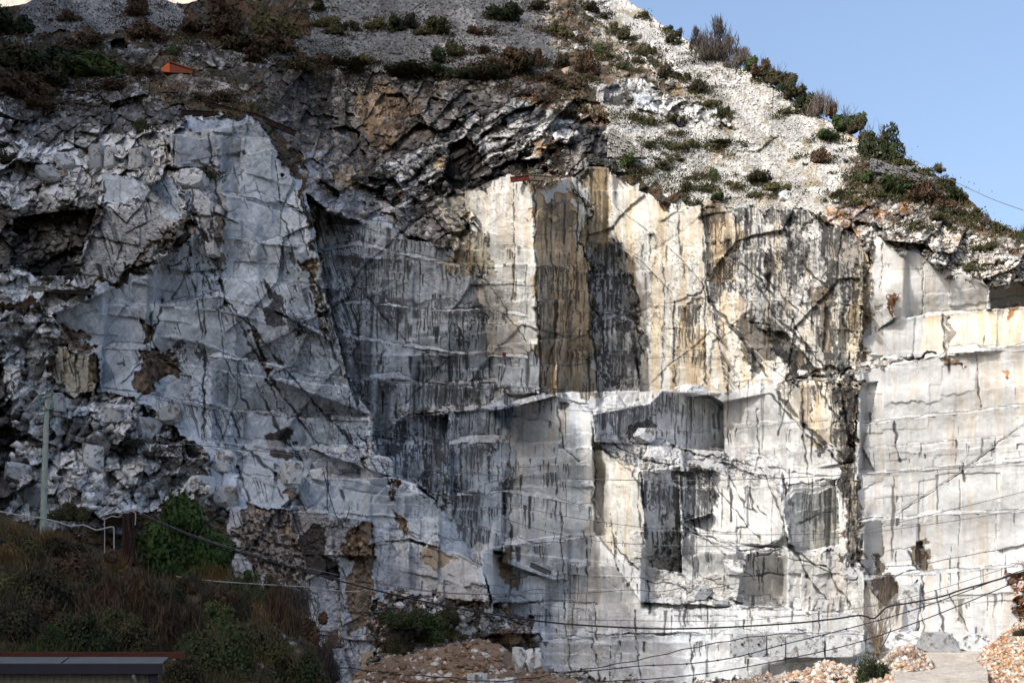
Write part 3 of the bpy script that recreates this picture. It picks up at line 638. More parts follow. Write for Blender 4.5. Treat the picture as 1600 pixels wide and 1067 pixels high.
# ---- stains running down the faces, hanging from the ledges
def streaks(sx, sy, seed, lean=0.0):
    return fbm((PX + lean * PY + 5 * wob1) / sx, PY / sy, seed, 3, .6)
mc = CLS == CLIFF
pat = fbm(PX / 50, PY / 70, 201, 3)
chunk = np.floor((PX + 24 * wob2) / 66)
ych = None
bl = np.zeros(PX.shape, np.float32)
sBc = np.clip(sB * np.where(sB > .3, .55 + .35 * hc1 + .45 * hc2, 1), 0, 1.2)
for (w, ri, v, sd, kd, lm) in ((4.0, ri2, v2, 501, .60, .9), (7.0, ri1, v1, 511, .60, .9), (3.2, ri1, v1, 521, .5, .8), (11, ri1, v1, 531, .34, 1.0), (5.2, np.floor(YC / 165).astype(np.int64), YC / 165 - np.floor(YC / 165), 541, .30, 1.0)):
    xs = (PX + np.where(PX < 560, -.33, .012) * PY + 4.0 * wob1 + wf1 * .7 + 2.2 * wf3) / w; i_ = np.floor(xs); fx = abs(xs - i_ - .5); i_ = i_.astype(np.int64)
    clus = sstep(.38, .62, vnoise(PX / 17 + 3.7 * ri, ri * 1.0, sd + 9))
    dens = np.clip(sBc ** 1.6 * 1.9 * kd * clus * (.3 + 1.2 * sstep(.34, .66, pat)), 0, .95)
    e = hsh(i_, ri, sd) < dens
    ln = (.12 + 1.1 * hsh(i_, ri, sd + 1) ** 1.6 + .3 * clus) * lm; st0 = .25 * hsh(i_, ri, sd + 5) ** 4
    wd = (.3 + .8 * hsh(i_, ri, sd + 2)) * (1 - .6 * np.clip((v - st0) / ln, 0, 1)) * (.75 + .5 * vnoise(PX * 0 + i_, PY / 9, sd + 4))
    k = e * (v > st0) * (1 - sstep(wd * .30, wd * .56, fx)) * (1 - sstep(ln * .6, ln, v - st0)) * (.72 + .28 * hsh(i_, ri, sd + 3))
    bl = np.maximum(bl, k)
wash = sstep(.55, .68, .6 * fbm((PX + np.where(PX < 560, -.33, .01) * PY + 4 * wob1) / 9, PY / 110, 711, 3, .6) + .4 * fbm(PX / 45, PY / 70, 713, 2)) * np.clip(sBc * 1.4, 0, 1)
bl = np.maximum(bl, .42 * wash * (.6 + .8 * fbm(PX / 2.6, PY / 22, 715, 2)))
# black film gathering just below the ledges
film = sstep(.52, .57, .55 * fbm(PX / 15, YC / 9 + ri1 * 3.1, 581, 5, .68) + .3 * fbm((PX + np.where(PX < 560, -.33, 0) * PY) / 3.2, PY / 30, 583, 3, .6) + .15 * vnoise(PX / 2.2, PY / 2.6, 585) + .10 * (1 - v1) + .05 * (pat - .5)) * (1 - sstep(.05, .5, v1)) * np.clip(sBc * 1.3 - .25, 0, 1)
bl = np.maximum(bl, film * .9 * sstep(.40, .56, fbm(PX / 38, PY / 30, 587, 3)))
bl *= mc
blot = np.zeros(PX.shape, np.float32)
for pl, v in (([(1095, 318), (1170, 325), (1260, 328), (1345, 372), (1348, 480), (1335, 585), (1135, 612), (1110, 460), (1095, 400)], .55), ([(1225, 332), (1262, 334), (1264, 380), (1246, 470), (1232, 410)], .85), ([(1282, 342), (1345, 374), (1343, 440), (1318, 520), (1300, 450), (1288, 410)], .85),
              ([(1105, 450), (1160, 470), (1220, 560), (1240, 600), (1135, 612), (1112, 540)], .15), ([(1302, 585), (1342, 585), (1345, 740), (1345, 885), (1315, 880), (1308, 740)], .9), ([(1240, 600), (1310, 600), (1318, 730), (1262, 690)], .45),
              ([(1003, 735), (1112, 728), (1114, 800), (1068, 812), (1066, 895), (1012, 885)], .8), ([(918, 400), (990, 430), (1002, 610), (932, 612)], .8), ([(985, 640), (1035, 630), (1040, 690), (980, 680)], .55), ([(590, 690), (640, 650), (710, 650), (715, 740), (700, 800), (640, 750)], .8), ([(715, 690), (790, 690), (790, 760), (720, 760)], .35), ([(500, 460), (540, 470), (560, 560), (530, 560)], .6), ([(690, 470), (780, 480), (780, 550), (700, 550)], .4),
              ([(1140, 330), (1190, 340), (1180, 420), (1150, 470), (1110, 440)], .7), ([(500, 360), (640, 380), (650, 500), (540, 520)], .3), ([(655, 600), (700, 590), (860, 600), (860, 625), (700, 640)], .6),
              ([(300, 300), (360, 380), (350, 470), (300, 420), (240, 430), (230, 400)], .6), ([(410, 445), (455, 470), (480, 520), (420, 515)], .9), ([(320, 430), (350, 440), (345, 500), (310, 490)], .6), ([(170, 500), (240, 500), (240, 530), (180, 530)], .25), ([(400, 610), (520, 620), (540, 660), (430, 650)], .3), ([(430, 410), (480, 405), (490, 450), (440, 450)], .4), ([(260, 500), (330, 560), (330, 690), (290, 640)], .3), ([(380, 560), (450, 570), (470, 610), (400, 610)], .4), ([(380, 780), (470, 800), (480, 900), (400, 890)], .5), ([(700, 380), (760, 380), (760, 440), (700, 430)], .5), ([(930, 800), (965, 820), (1000, 900), (950, 890)], .4)):
    sl, m_ = inpoly(pl, 2); blot[sl][m_] = v
lean_ = np.where(PX < 560, -.33, 0) * PY
vs_ = fbm((PX + lean_ + 3 * wob1) / 3.4, PY / 34, 575, 3, .6)
bn = .52 * fbm((PX + 8 * wf3) / 13, (PY + .3 * PX) / 26, 571, 6, .68) + .30 * vs_ + .18 * vnoise(PX / 2.4, PY / 3.0, 577)
bk = sstep(0, .025, bn - (.655 - .165 * blot)) * (blot > 0) * mc
bl = np.maximum(bl, bk * .95)
# the rows step back one above the other
lk = np.maximum((1 - sstep(0, .05, v1)) * sstep(.3, .5, vnoise(PX / 15, ri1 + 0 * PX, 561)), (1 - sstep(.0, .06, v2)) * sstep(.45, .6, vnoise(PX / 13, ri2 + 0 * PX, 563)))
bl = np.maximum(bl, lk * np.clip(sBc * 1.5, 0, 1) * mc * .9)
D += ((v1 - .5) * 1.5 + (v2 - .5) * .5) * np.clip(.35 + sBc * 1.0, 0, 1) * mc * (PX > 470) * np.where(PX > 1348, .0, 1)
D += ((v1 - .5) * 1.3) * mc * (PX <= 470)
ws = np.clip(sBc * 1.2, 0, 1) * mc * sstep(.48, .62, .5 * streaks(8, 60, 211) + .5 * streaks(3, 40, 213) + .08 * (pat - .5))
C[:] *= (1 - .22 * ws[..., None] * np.array((1.0, .97, .92)))
C[:] = C * (1 - .95 * bl[..., None]) + np.array((.030, .031, .034)) * .95 * bl[..., None]
# ochre washes
o1 = .5 * streaks(11, 120, 241) + .5 * streaks(4, 60, 251)
po = fbm(PX / 80, PY / 90, 257, 3)
oc = sstep(.56 - .28 * sO - .25 * (po - .5), .70 - .2 * sO, o1) * np.clip(sO * 3, 0, 1) * (CLS == CLIFF)
C[:] = C * (1 - .6 * oc[..., None]) + C * np.array((.92, .70, .42)) * .6 * oc[..., None]
# cloudy marble tone and drifted veins
cl = fbm((PX + PY * .6) / 30, (PY - PX * .5) / 14, 263, 5, .6)
m = CLS == CLIFF
C[:] *= np.where(m, .84 + .32 * cl, 1)[..., None]
vn = fbm((PX + PY * 1.3) / 9, (PY - PX * .6) / 60, 269, 4)
C[:] *= np.where(m & (PX < 640), .86 + .28 * vn, 1)[..., None]
cg = sstep(.48, .62, fbm(PX / 70, PY / 50, 271, 4))
C[:] *= np.where(m, 1 - .12 * cg, 1)[..., None]
brn = (CLS == CLIFF) & (C[..., 0] > C[..., 2] * 1.45) & (PX < 660)
C[:] *= np.where(brn, .45 + 1.1 * fbm((PX - .3 * PY) / 5, PY / 9, 653, 4, .7), 1)[..., None]
D[:] += np.where(brn, .6 + (fbm(PX / 6, PY / 6, 655, 4) - .5) * 1.6, 0)
# dark lichen speckle on the rocky ground
lg = sstep(.52, .60, fbm(PX / 10, PY / 9, 277, 5, .65))
C[:] *= np.where(CLS == ROCKY, 1 - .45 * lg, 1)[..., None]

fineV = fbm((PX + np.where(PX < 560, -.5, .02) * PY) / 2.3, PY / 26, 641, 3, .6) - .5
fineI = fbm(PX / 4.2, PY / 4.2, 643, 4, .75) - .5
scr = fbm((PX * .9 + PY * .6) / 2.6, (PY - PX * .7) / 40, 645, 2) - .5
C[:] *= np.where(m0 := (CLS == CLIFF), 1 + (.15 + .6 * det) * fineV + (.15 + .4 * det) * fineI + .35 * scr * (PX < 620), 1)[..., None]
pit = sstep(.66, .70, fbm(PX / 3.1, PY / 2.6, 647, 2) + .25 * (fbm(PX / 40, PY / 40, 649, 3) - .5)) * m0
C[:] *= (1 - .6 * pit * np.clip(det * 1.3 - .15, 0, 1))[..., None]
D += fineI * .22 * m0 * (.25 + .75 * det)
# ---- drawn cracks and joints (points, width px, darkness)
def crack(line, w=1.5, dk=.85, dep=.3, col=(.03, .03, .03), jit=3):
    for (x0, y0), (x1, y1) in zip(line[:-1], line[1:]):
        c0 = np.searchsorted(cols, min(x0, x1) - 10); c1 = np.searchsorted(cols, max(x0, x1) + 10)
        y = PY[:, c0:c1]; x = PX[:, c0:c1]
        wx = x + wob1[:, c0:c1] * jit + wf1[:, c0:c1] * 2.2 + wf3[:, c0:c1] * 5; wy = y + wob2[:, c0:c1] * jit + wf2[:, c0:c1] * 2.2 + wf4[:, c0:c1] * 5
        dx, dy = x1 - x0, y1 - y0; L2 = dx * dx + dy * dy + 1e-6
        t = np.clip(((wx - x0) * dx + (wy - y0) * dy) / L2, 0, 1)
        d = np.hypot(wx - x0 - t * dx, wy - y0 - t * dy)
        ww = w * .8 * (1.9 * vnoise(x / 9, y / 9, 333) ** 1.5)
        k = (1 - sstep(ww * .6, ww * 1.25 + .4, d)) * dk
        C[:, c0:c1] = C[:, c0:c1] * (1 - k[..., None]) + np.array(col) * k[..., None]
        D[:, c0:c1] += k * dep
for l, w in [
             ([(1060, 330), (1062, 400)], 1.2), ([(1098, 330), (1100, 460), (1104, 600)], 2),
             ([(1036, 400), (1040, 480), (1032, 520)], 1), ([(1036, 500), (1036, 606)], 1), ([(1052, 470), (1056, 606)], 1.5), ([(834, 290), (838, 440), (846, 612)], 1.8), ([(914, 330), (920, 450), (934, 612)], 2),
             ([(800, 280), (806, 400), (800, 470)], 1), ([(860, 400), (872, 440), (868, 520), (852, 600)], 1.4), ([(900, 430), (880, 520), (870, 600)], .9),
             ([(1200, 612), (1240, 660), (1300, 712), (1325, 735)], 2.2), ([(1252, 600), (1256, 680), (1262, 742)], 2.2), ([(1182, 640), (1186, 712)], 1), ([(1185, 420), (1230, 470), (1290, 520)], 2.4),
             ([(1140, 400), (1190, 440), (1240, 500), (1270, 560)], 2.2), ([(1528, 560), (1532, 636)], 1.3), ([(1398, 655), (1400, 690), (1408, 722)], 2.2), ([(1505, 725), (1508, 752)], 2),
             ([(1240, 600), (1225, 640), (1218, 680)], 1), ([(1472, 490), (1478, 556)], 2), ([(1445, 410), (1440, 490)], .7), ([(1380, 380), (1376, 450)], .8), ([(1600, 660), (1500, 740), (1400, 805)], .5),
             ([(925, 655), (930, 720), (928, 800)], 1.2), ([(955, 800), (960, 860), (965, 890)], 2.6), ([(960, 850), (985, 880), (1000, 892)], 2), ([(915, 830), (918, 900)], 1.6), ([(1013, 905), (1016, 955)], 2.2),
             ([(1080, 990), (1083, 1067)], 1.8), ([(1068, 815), (1110, 850), (1150, 880), (1180, 905)], 1.3), ([(1075, 830), (1130, 845), (1160, 860)], 1.2), ([(1120, 760), (1150, 800), (1190, 845)], 1.2), ([(1140, 745), (1165, 790), (1185, 800)], 1.6), ([(1170, 762), (1180, 800)], 1.6), ([(1000, 905), (1060, 915), (1110, 935), (1160, 942)], 1.4), ([(940, 700), (985, 735), (1003, 760)], 1.4), ([(950, 690), (1010, 720), (1060, 728)], 1.2), ([(1060, 700), (1120, 720), (1200, 750)], 1.6), ([(1100, 712), (1180, 728), (1300, 745)], 1.3), ([(1232, 870), (1290, 885), (1330, 950)], 1.4), ([(1245, 862), (1300, 900)], 1.6), ([(1160, 900), (1225, 895)], 1.2), ([(1185, 860), (1188, 945)], 1.0), ([(925, 1000), (938, 1062)], 2), ([(995, 1010), (1000, 1060)], 1), ([(952, 1010), (952, 1055)], 1), ([(888, 990), (890, 1060)], .8), ([(1290, 990), (1291, 1020)], .8),
             ([(796, 680), (798, 850)], 1.2), ([(868, 620), (880, 700), (905, 720)], 1.2), ([(720, 690), (722, 830)], 1), ([(660, 650), (664, 760)], 1.4), ([(876, 800), (884, 990)], 1), ([(930, 940), (932, 1000)], 1.4),
             ([(460, 300), (470, 345), (480, 400)], 1.2), ([(330, 330), (340, 420), (350, 470)], 2.4), ([(350, 470), (380, 520), (430, 600), (470, 660), (500, 700)], 2), ([(300, 440), (316, 520), (318, 600), (322, 690)], 1.6),
             ([(255, 470), (235, 540), (250, 600)], 2), ([(340, 470), (350, 560), (390, 640)], 1.1), ([(510, 720), (512, 800)], 1.2), ([(557, 812), (560, 870)], 1.2), ([(400, 600), (440, 680), (470, 720)], 2),
             ([(430, 250), (440, 330), (460, 400)], 1.2), ([(150, 550), (153, 612)], 2), ([(118, 552), (120, 612)], 1.5), ([(545, 600), (547, 640)], .8), ([(250, 280), (270, 320), (285, 345)], .8), ([(228, 560), (190, 600)], 1.2),
             ([(700, 400), (760, 440), (800, 500), (840, 560)], 1.1), ([(560, 450), (640, 540), (700, 560)], 1.1), ([(840, 430), (842, 560)], 1.3), ([(700, 560), (650, 610), (620, 640)], 1), ([(730, 550), (728, 620)], 3),
             ([(1395, 900), (1440, 890)], 1), ([(1443, 900), (1444, 985)], 2), ([(1462, 925), (1476, 985)], 1.8), ([(1362, 870), (1375, 895)], 1), ([(1420, 860), (1432, 890)], 2.6), ([(1195, 742), (1215, 790), (1236, 850), (1262, 900), (1290, 935)], 3.4), ([(1300, 600), (1318, 650), (1332, 700), (1322, 760), (1336, 830), (1345, 890)], 5), ([(1215, 615), (1255, 665), (1300, 700), (1330, 722)], 3.6), ([(1270, 590), (1300, 640), (1330, 690)], 3), ([(1165, 862), (1232, 838)], 1.8), ([(300, 300), (305, 345), (330, 400), (345, 440), (352, 475)], 5), ([(325, 215), (338, 300), (352, 335)], 4), ([(352, 470), (400, 520), (430, 560), (500, 640), (560, 700)], 2.6), ([(316, 430), (320, 520), (318, 690)], 2), ([(165, 285), (160, 320), (140, 360)], 3), ([(290, 350), (300, 400), (260, 420)], 3), ([(240, 470), (236, 520), (250, 560), (300, 590)], 2.4), ([(330, 700), (370, 730), (390, 780)], 3), ([(380, 700), (430, 740), (440, 780)], 3), ([(470, 410), (500, 450), (512, 520), (535, 590)], 2.6), ([(255, 215), (262, 262), (300, 268)], 2.4), ([(580, 690), (600, 735), (615, 780)], 2), ([(1100, 400), (1108, 470), (1160, 530), (1200, 590)], 3), ([(1180, 440), (1215, 500), (1240, 520), (1290, 575)], 3), ([(1232, 330), (1240, 400), (1290, 450)], 2.4),
             ([(1480, 920), (1512, 985)], 1.2), ([(1330, 860), (1360, 900)], 2.2), ([(1000, 740), (998, 800), (1005, 850)], 1.6), ([(1108, 740), (1112, 800)], 2.4), ([(1062, 760), (1064, 890)], 3), ([(1250, 815), (1302, 796)], 3.2),
             ([(1180, 870), (1225, 855)], 1.4), ([(1185, 790), (1200, 810)], 1), ([(1090, 900), (1160, 925)], 1.4), ([(1220, 740), (1226, 757), (1308, 750)], 1.5), ([(1160, 948), (1230, 950)], 1.2)]:
    crack(l, w)

D += (fbm(PX / 11, PY / 11, 301, 4) - .5) * np.where(CLS == CLIFF, .10, .4)
C[:] *= np.where((CLS == CLIFF)[..., None], np.array((.86, .875, .90)), 1)
C[:] *= np.where(CLS == ROCKY, .95, 1)[..., None]
rd = CLS == 4
C[:] *= np.where(rd, (.72 + .5 * fbm(PX / 26, PY / 4, 681, 4)) * (.85 + .3 * fineI + .15 * (hsh((PX / 2).astype(np.int64), (PY / 1.5).astype(np.int64), 3) > .9)), 1)[..., None]
C = np.clip(C, .008, .72)

# positions
X3 = (PX - 800) / F * D; Y3 = D; Z3 = (HOR - PY) / F * D
# extension behind the skyline
K = 12
slope_up = np.interp(cols, [-400, 460, 520, 930, 990, 2000], [-.25, -.25, .75, .75, -.35, -.35])
ext = np.arange(K, 0, -1)[:, None] * 11.0
Xe = X3[0][None, :] * (1 + 0 * ext); Ye = Y3[0][None, :] + ext + (fbm(np.repeat(cols[None], K, 0) / 30, ext / 20, 3) - .5) * 4
Ze = Z3[0][None, :] + ext * slope_up[None, :]
GX = np.vstack([Xe, X3]); GY = np.vstack([Ye, Y3]); GZ = np.vstack([Ze, Z3])
GC = np.concatenate([np.repeat(C[:1], K, 0), C]); GK = np.concatenate([np.repeat(CLS[:1], K, 0), CLS])
nr, nc = GX.shape
V = np.stack([GX.ravel(), GY.ravel(), GZ.ravel()], 1)
idx = np.arange(nr * nc).reshape(nr, nc)
Q = np.stack([idx[:-1, :-1].ravel(), idx[1:, :-1].ravel(), idx[1:, 1:].ravel(), idx[:-1, 1:].ravel()], 1)
QK = GK[:-1, :-1].ravel()
CC = GC.reshape(-1, 3)
M_hill = mat_node("hill_soil", attr=True, rough=.95, var=.35, scale=1.2, bump=.6, bdist=.3, spec=.1, bscale=2.5)
M_scree = mat_node("scree_stone", attr=True, rough=.95, var=.2, scale=2.5, bump=.45, bdist=.3, spec=.1, bscale=3)
M_marble = mat_node("marble", attr=True, rough=.75, var=.12, scale=.9, bump=.3, bdist=.08, spec=.2, bscale=1.6)
M_rocky = mat_node("weathered_rock", attr=True, rough=.9, var=.25, scale=1.2, bump=.6, bdist=.3, spec=.15, bscale=2)
for k, nm, mt in ((HILL, "hillside", M_hill), (SCREE, "scree_slope", M_scree), (CLIFF, "quarry_cliff", M_marble), (ROCKY, "rocky_terrain", M_rocky), (4, "quarry_road", M_hill)):
    q = Q[QK == k]
    used, inv = np.unique(q, return_inverse=True)
    me = mesh_np(nm, V[used], inv.reshape(q.shape), CC[used])
    tag(link(nm, me, mt), kind="structure")

def depth(px, py):
    c = int(np.clip(np.searchsorted(cols, px), 0, NC - 1))
    r = int(np.clip(np.searchsorted(PY[:, c], py), 0, NR - 1))
    return float(D[r, c])
def on(px, py, fwd=0.0):
    return P3(px, py, depth(px, py) - fwd)
def cls_at(px, py):
    c = int(np.clip(np.searchsorted(cols, px), 0, NC - 1)); r = int(np.clip(np.searchsorted(PY[:, c], py), 0, NR - 1))
    return int(CLS[r, c])

# ---------------------------------------------------------------- the mountain whose shade lies on the left half (outside the picture, towards the sun)
e1 = np.array((-SH[1], SH[0], 0.0)); e1 = e1 * (1 if e1[0] > 0 else -1)
se, ce = math.sin(SUN_EL), math.cos(SUN_EL)
e2 = np.array((-SH[0] * se, -SH[1] * se, ce))
sb = []
for px, py in [(1078, 1066), (1055, 1010), (1000, 960), (938, 870), (918, 760), (902, 670), (866, 610), (812, 520), (775, 440), (748, 400), (728, 330), (800, 262), (880, 200), (885, 150), (868, 100), (850, 40), (840, 0)]:
    p = np.array(on(px, py)); sb.append((float(p @ e1), float(p @ e2)))
sb.sort()
s_ = np.array([a for a, b in sb]); h_ = np.array([b for a, b in sb])
h_ = np.maximum.accumulate(h_[::-1])[::-1]
T0 = 80.0
Bp = np.array((SH[0] * T0, SH[1] * T0, 0.0))
ss = np.concatenate([np.arange(-620, -240, 8.0), np.arange(-240, -90, 1.5), np.arange(-90, 120, 6.0)])
sil = np.interp(ss, np.concatenate([[-900, -600, -330], s_, [-70, -30, 60]]), np.concatenate([[150, 255, 262], h_, [46, 18, -50]]))
sil = sil + (fbm(ss / 7, ss * 0, 9, 3) - .5) * 5
top = (sil - Bp @ e2) / ce
dd = np.concatenate([[-260, -200, -150, -110, -80, -55, -35, -20, -10, -4], [0], [4, 10, 20, 35, 55, 80, 110, 150]])
MV = []
for k, d in enumerate(dd):
    fall = 1.75 if d < 0 else 1.6
    zz = top - abs(d) * fall - (fbm(ss / 30, ss * 0 + d / 30, 13, 4) - .5) * min(abs(d), 40) * .8
    zz = np.maximum(zz, -14)
    b = Bp + np.array((SH[0], SH[1], 0)) * d
    MV.append(np.stack([b[0] + e1[0] * ss, b[1] + e1[1] * ss, zz], 1))
MV = np.array(MV); a, b_ = MV.shape[:2]
ii = np.arange(a * b_).reshape(a, b_)
MQ = np.stack([ii[:-1, :-1].ravel(), ii[1:, :-1].ravel(), ii[1:, 1:].ravel(), ii[:-1, 1:].ravel()], 1)
mmc = np.tile(np.array((.10, .09, .07), np.float32), (a * b_, 1))
tag(link("mountain", mesh_np("mountain", MV.reshape(-1, 3), MQ, mmc), M_hill), kind="structure")
# ground sheet to the horizon, below everything
gm = mesh_np("ground", [(-4000, -3000, -16), (4000, -3000, -16), (4000, 9000, -16), (-4000, 9000, -16)], [(0, 1, 2, 3)], np.tile((.16, .14, .11), (4, 1)))
tag(link("ground", gm, M_hill), kind="structure")
#@END_TERRAIN
#@OBJECTS
# ---------------------------------------------------------------- nearer ground: left slope, earth mound, gravel banks
def ground_patch(name, prof, Ytop, Ybot, pybot, mat, colf, amp, step=3.0, seed=0, back=14):
    xs = [p[0] for p in prof]; ys = [p[1] for p in prof]
    cx = np.arange(xs[0], xs[-1] + .1, step)
    t = np.linspace(0, 1, 110)
    ty = np.interp(cx, xs, ys) + (fbm(cx / 16, cx * 0, seed, 4) - .5) * 10
    px = np.repeat(cx[None], len(t), 0); py = ty[None] + (t[:, None] ** 1.2) * (pybot - ty[None])
    yt = np.interp(cx, xs, Ytop) if hasattr(Ytop, '__len__') else Ytop + 0 * cx
    Y = yt[None] + (Ybot - yt[None]) * (t[:, None] ** .8)
    f1, f2, ci, cj, dx, dy = voro(px / 11, py / 9, seed + 3)
    Y = Y + (fbm(px / 40, py / 30, seed, 5) - .5) * amp * 4 - (hsh(ci, cj, 3) * .5 + .5) * sstep(0, .4, f2 - f1) * amp * .5
    col = colf(px, py, f2 - f1, hsh(ci, cj, seed + 5))
    X3_ = (px - 800) / F * Y; Z3_ = (HOR - py) / F * Y
    Xb = X3_[0]; Yb = Y[0] + back; Zb = Z3_[0] - back * .45
    X3_ = np.vstack([Xb[None], X3_]); Y3_ = np.vstack([Yb[None], Y]); Z3_ = np.vstack([Zb[None], Z3_]); col = np.concatenate([col[:1], col])
    a, b = X3_.shape; ii = np.arange(a * b).reshape(a, b)
    q = np.stack([ii[:-1, :-1].ravel(), ii[1:, :-1].ravel(), ii[1:, 1:].ravel(), ii[:-1, 1:].ravel()], 1)
    o = link(name, mesh_np(name, np.stack([X3_.ravel(), Y3_.ravel(), Z3_.ravel()], 1), q, col.reshape(-1, 3)), mat)
    tag(o, kind="structure")
    def q_(x, y):
        c = int(np.clip(np.searchsorted(cx, x), 0, len(cx) - 1)); r = int(np.clip(np.searchsorted(py[:, c], y), 0, len(t) - 1))
        return float(Y[r, c])
    q_.top = lambda x: float(np.interp(x, cx, ty))
    return q_

def slope_col(px, py, e, r):
    n = fbm(px / 30, py / 18, 61, 4)[..., None]; n2 = sstep(.5, .62, fbm(px / 22, py / 14, 67, 4))[..., None]
    c = np.array((.032, .028, .02)) * (1 - n) + np.array((.055, .05, .026)) * n
    c = c * (1 - .6 * n2) + np.array((.075, .05, .028)) * .6 * n2
    st = ((r > .86) * sstep(.05, .3, e) * sstep(.52, .6, fbm(px / 50, py / 40, 63, 3)) * (px > 180))[..., None]
    return c * (1 - st) + np.array((.24, .23, .22)) * st
slopeY = ground_patch("foreground_slope", [(-300, 760), (-100, 790), (0, 800), (40, 822), (90, 838), (170, 862), (230, 872), (330, 878), (385, 905), (440, 935), (490, 990), (515, 1040), (530, 1110)],
                      [92, 92, 92, 92, 92, 92, 94, 96, 96, 94, 90, 86, 84], 40, 1150, M_hill, slope_col, 1.0, 3, 21)
def earth_col(px, py, e, r):
    n = fbm(px / 40, py / 30, 71, 5)[..., None]
    c = np.array((.11, .072, .048)) * (1 - n) + np.array((.25, .18, .125)) * n
    st = ((r > .8) * sstep(.05, .35, e))[..., None]
    return c * (1 - st) + np.array((.48, .45, .41)) * st
moundY = ground_patch("earth_mound", [(520, 1090), (560, 1048), (600, 1026), (650, 1018), (700, 1008), (740, 1000), (780, 1006), (810, 1030), (850, 1050), (900, 1060), (960, 1100)],
                      128, 100, 1150, M_rocky, earth_col, 1.1, 2, 31)
def gravel_col(px, py, e, r):
    n = fbm(px / 22, py / 18, 81, 5)[..., None]; g = sstep(.5, .62, fbm(px / 26, py / 20, 83, 4))[..., None]
    c = np.array((.48, .42, .36)) * (1 - g) + np.array((.42, .20, .10)) * g
    c = c * (.6 + .7 * n) * (.65 + .6 * r[..., None]) * (1 - .5 * (1 - sstep(.0, .15, e)))[..., None]
    return c
bankY = ground_patch("gravel_bank", [(1090, 1100), (1130, 1068), (1170, 1058), (1230, 1055), (1290, 1036), (1330, 1044), (1370, 1035), (1405, 1008), (1425, 1006), (1450, 1030), (1475, 1060), (1500, 1100)],
                     120, 95, 1150, M_rocky, gravel_col, 1.2, 2, 41)
bank2Y = ground_patch("gravel_slope", [(1500, 1100), (1520, 1058), (1540, 1012), (1560, 996), (1590, 978), (1620, 950), (1700, 900), (1950, 850)],
                      135, 90, 1150, M_rocky, gravel_col, 1.2, 2, 51)

# ---------------------------------------------------------------- loose stones on the scree (too many to count)
def stones(name, pts, mat, colr, rng):
    """pts: list of (pos, size); each stone a squashed irregular octahedron"""
    n = len(pts)
    base = np.array([(1, 0, 0), (-1, 0, 0), (0, 1, 0), (0, -1, 0), (0, 0, 1), (0, 0, -1)], float)
    tri = np.array([(0, 2, 4), (2, 1, 4), (1, 3, 4), (3, 0, 4), (2, 0, 5), (1, 2, 5), (3, 1, 5), (0, 3, 5)])
    P = np.array([p[0] for p in pts]); S = np.array([p[1] for p in pts])
    v = base[None] * (rng.uniform(.45, 1.1, (n, 6, 1))) + rng.uniform(-.25, .25, (n, 6, 3))
    a = rng.uniform(0, 6.28, n); ca, sa = np.cos(a), np.sin(a)
    x = v[..., 0] * ca[:, None] - v[..., 1] * sa[:, None]; y = v[..., 0] * sa[:, None] + v[..., 1] * ca[:, None]
    v = np.stack([x, y, v[..., 2] * .8], -1) * S[:, None, None] + P[:, None]
    q = tri[None] + 6 * np.arange(n)[:, None, None]
    c = np.repeat(np.asarray(colr)[:, None], 6, 1)
    return link(name, mesh_np(name, v.reshape(-1, 3), q.reshape(-1, 3), c.reshape(-1, 3)), mat)
rng = np.random.default_rng(5)
M_stone = mat_node("loose_stone", attr=True, rough=.95, var=.2, scale=2, bump=0, spec=.1)
def scatter(n, x0, x1, y0, y1, classes, smin, smax, lo, hi, seed, tint=(1, .985, .95), pw=3, bright=None):
    r = np.random.default_rng(seed); pts = []; cs = []
    xs = r.uniform(x0, x1, n); ys = r.uniform(y0, y1, n)
    for x, y in zip(xs, ys):
        if y < np.interp(x, [p[0] for p in SKYL], [p[1] for p in SKYL]) + 3: continue
        if cls_at(x, y) not in classes: continue
        if bright is not None and x < 340 and y > 175 and r.random() < .6: continue
        s = smin + (smax - smin) * r.random() ** pw; lum = C[int(np.clip(np.searchsorted(PY[:, int(np.searchsorted(cols, x))], y), 0, NR - 1)), int(np.searchsorted(cols, x))].mean()
        pts.append((tuple(on(x, y, s * .3)), s)); g = r.uniform(lo, hi)
        if bright is not None: g = min(.6, (.02 + lum * 1.15) * (.7 + 1.5 * r.random() ** 3))
        cs.append((g * tint[0], g * tint[1], g * tint[2]))
    return pts, cs
pts, cs = scatter(30000, 860, 1560, 0, 345, (SCREE,), .06, .32, .28, .44, 1, (1, .99, .965), pw=4)
tag(stones("scree_stones", pts, M_stone, cs, rng), "pale broken marble stones lying loose down the sunlit scree slope", "scree", kind="stuff")
pts, cs = scatter(15000, 0, 900, 0, 125, (SCREE,), .09, .42, .06, .24, 2, (.97, 1, 1.03), 4)
tag(stones("scree_stones", pts, M_stone, cs, rng), "grey broken stones lying loose on the shaded upper scree", "scree", kind="stuff")
pts, cs = scatter(26000, 0, 1600, 0, 1060, (ROCKY, HILL), .15, 1.05, .10, .58, 3, (1, 1, .98), 3, 1)
tag(stones("rubble_stones", pts, M_stone, cs, rng), "broken rubble stones lying over the rocky ground above and beside the cliff", "rubble", kind="stuff")

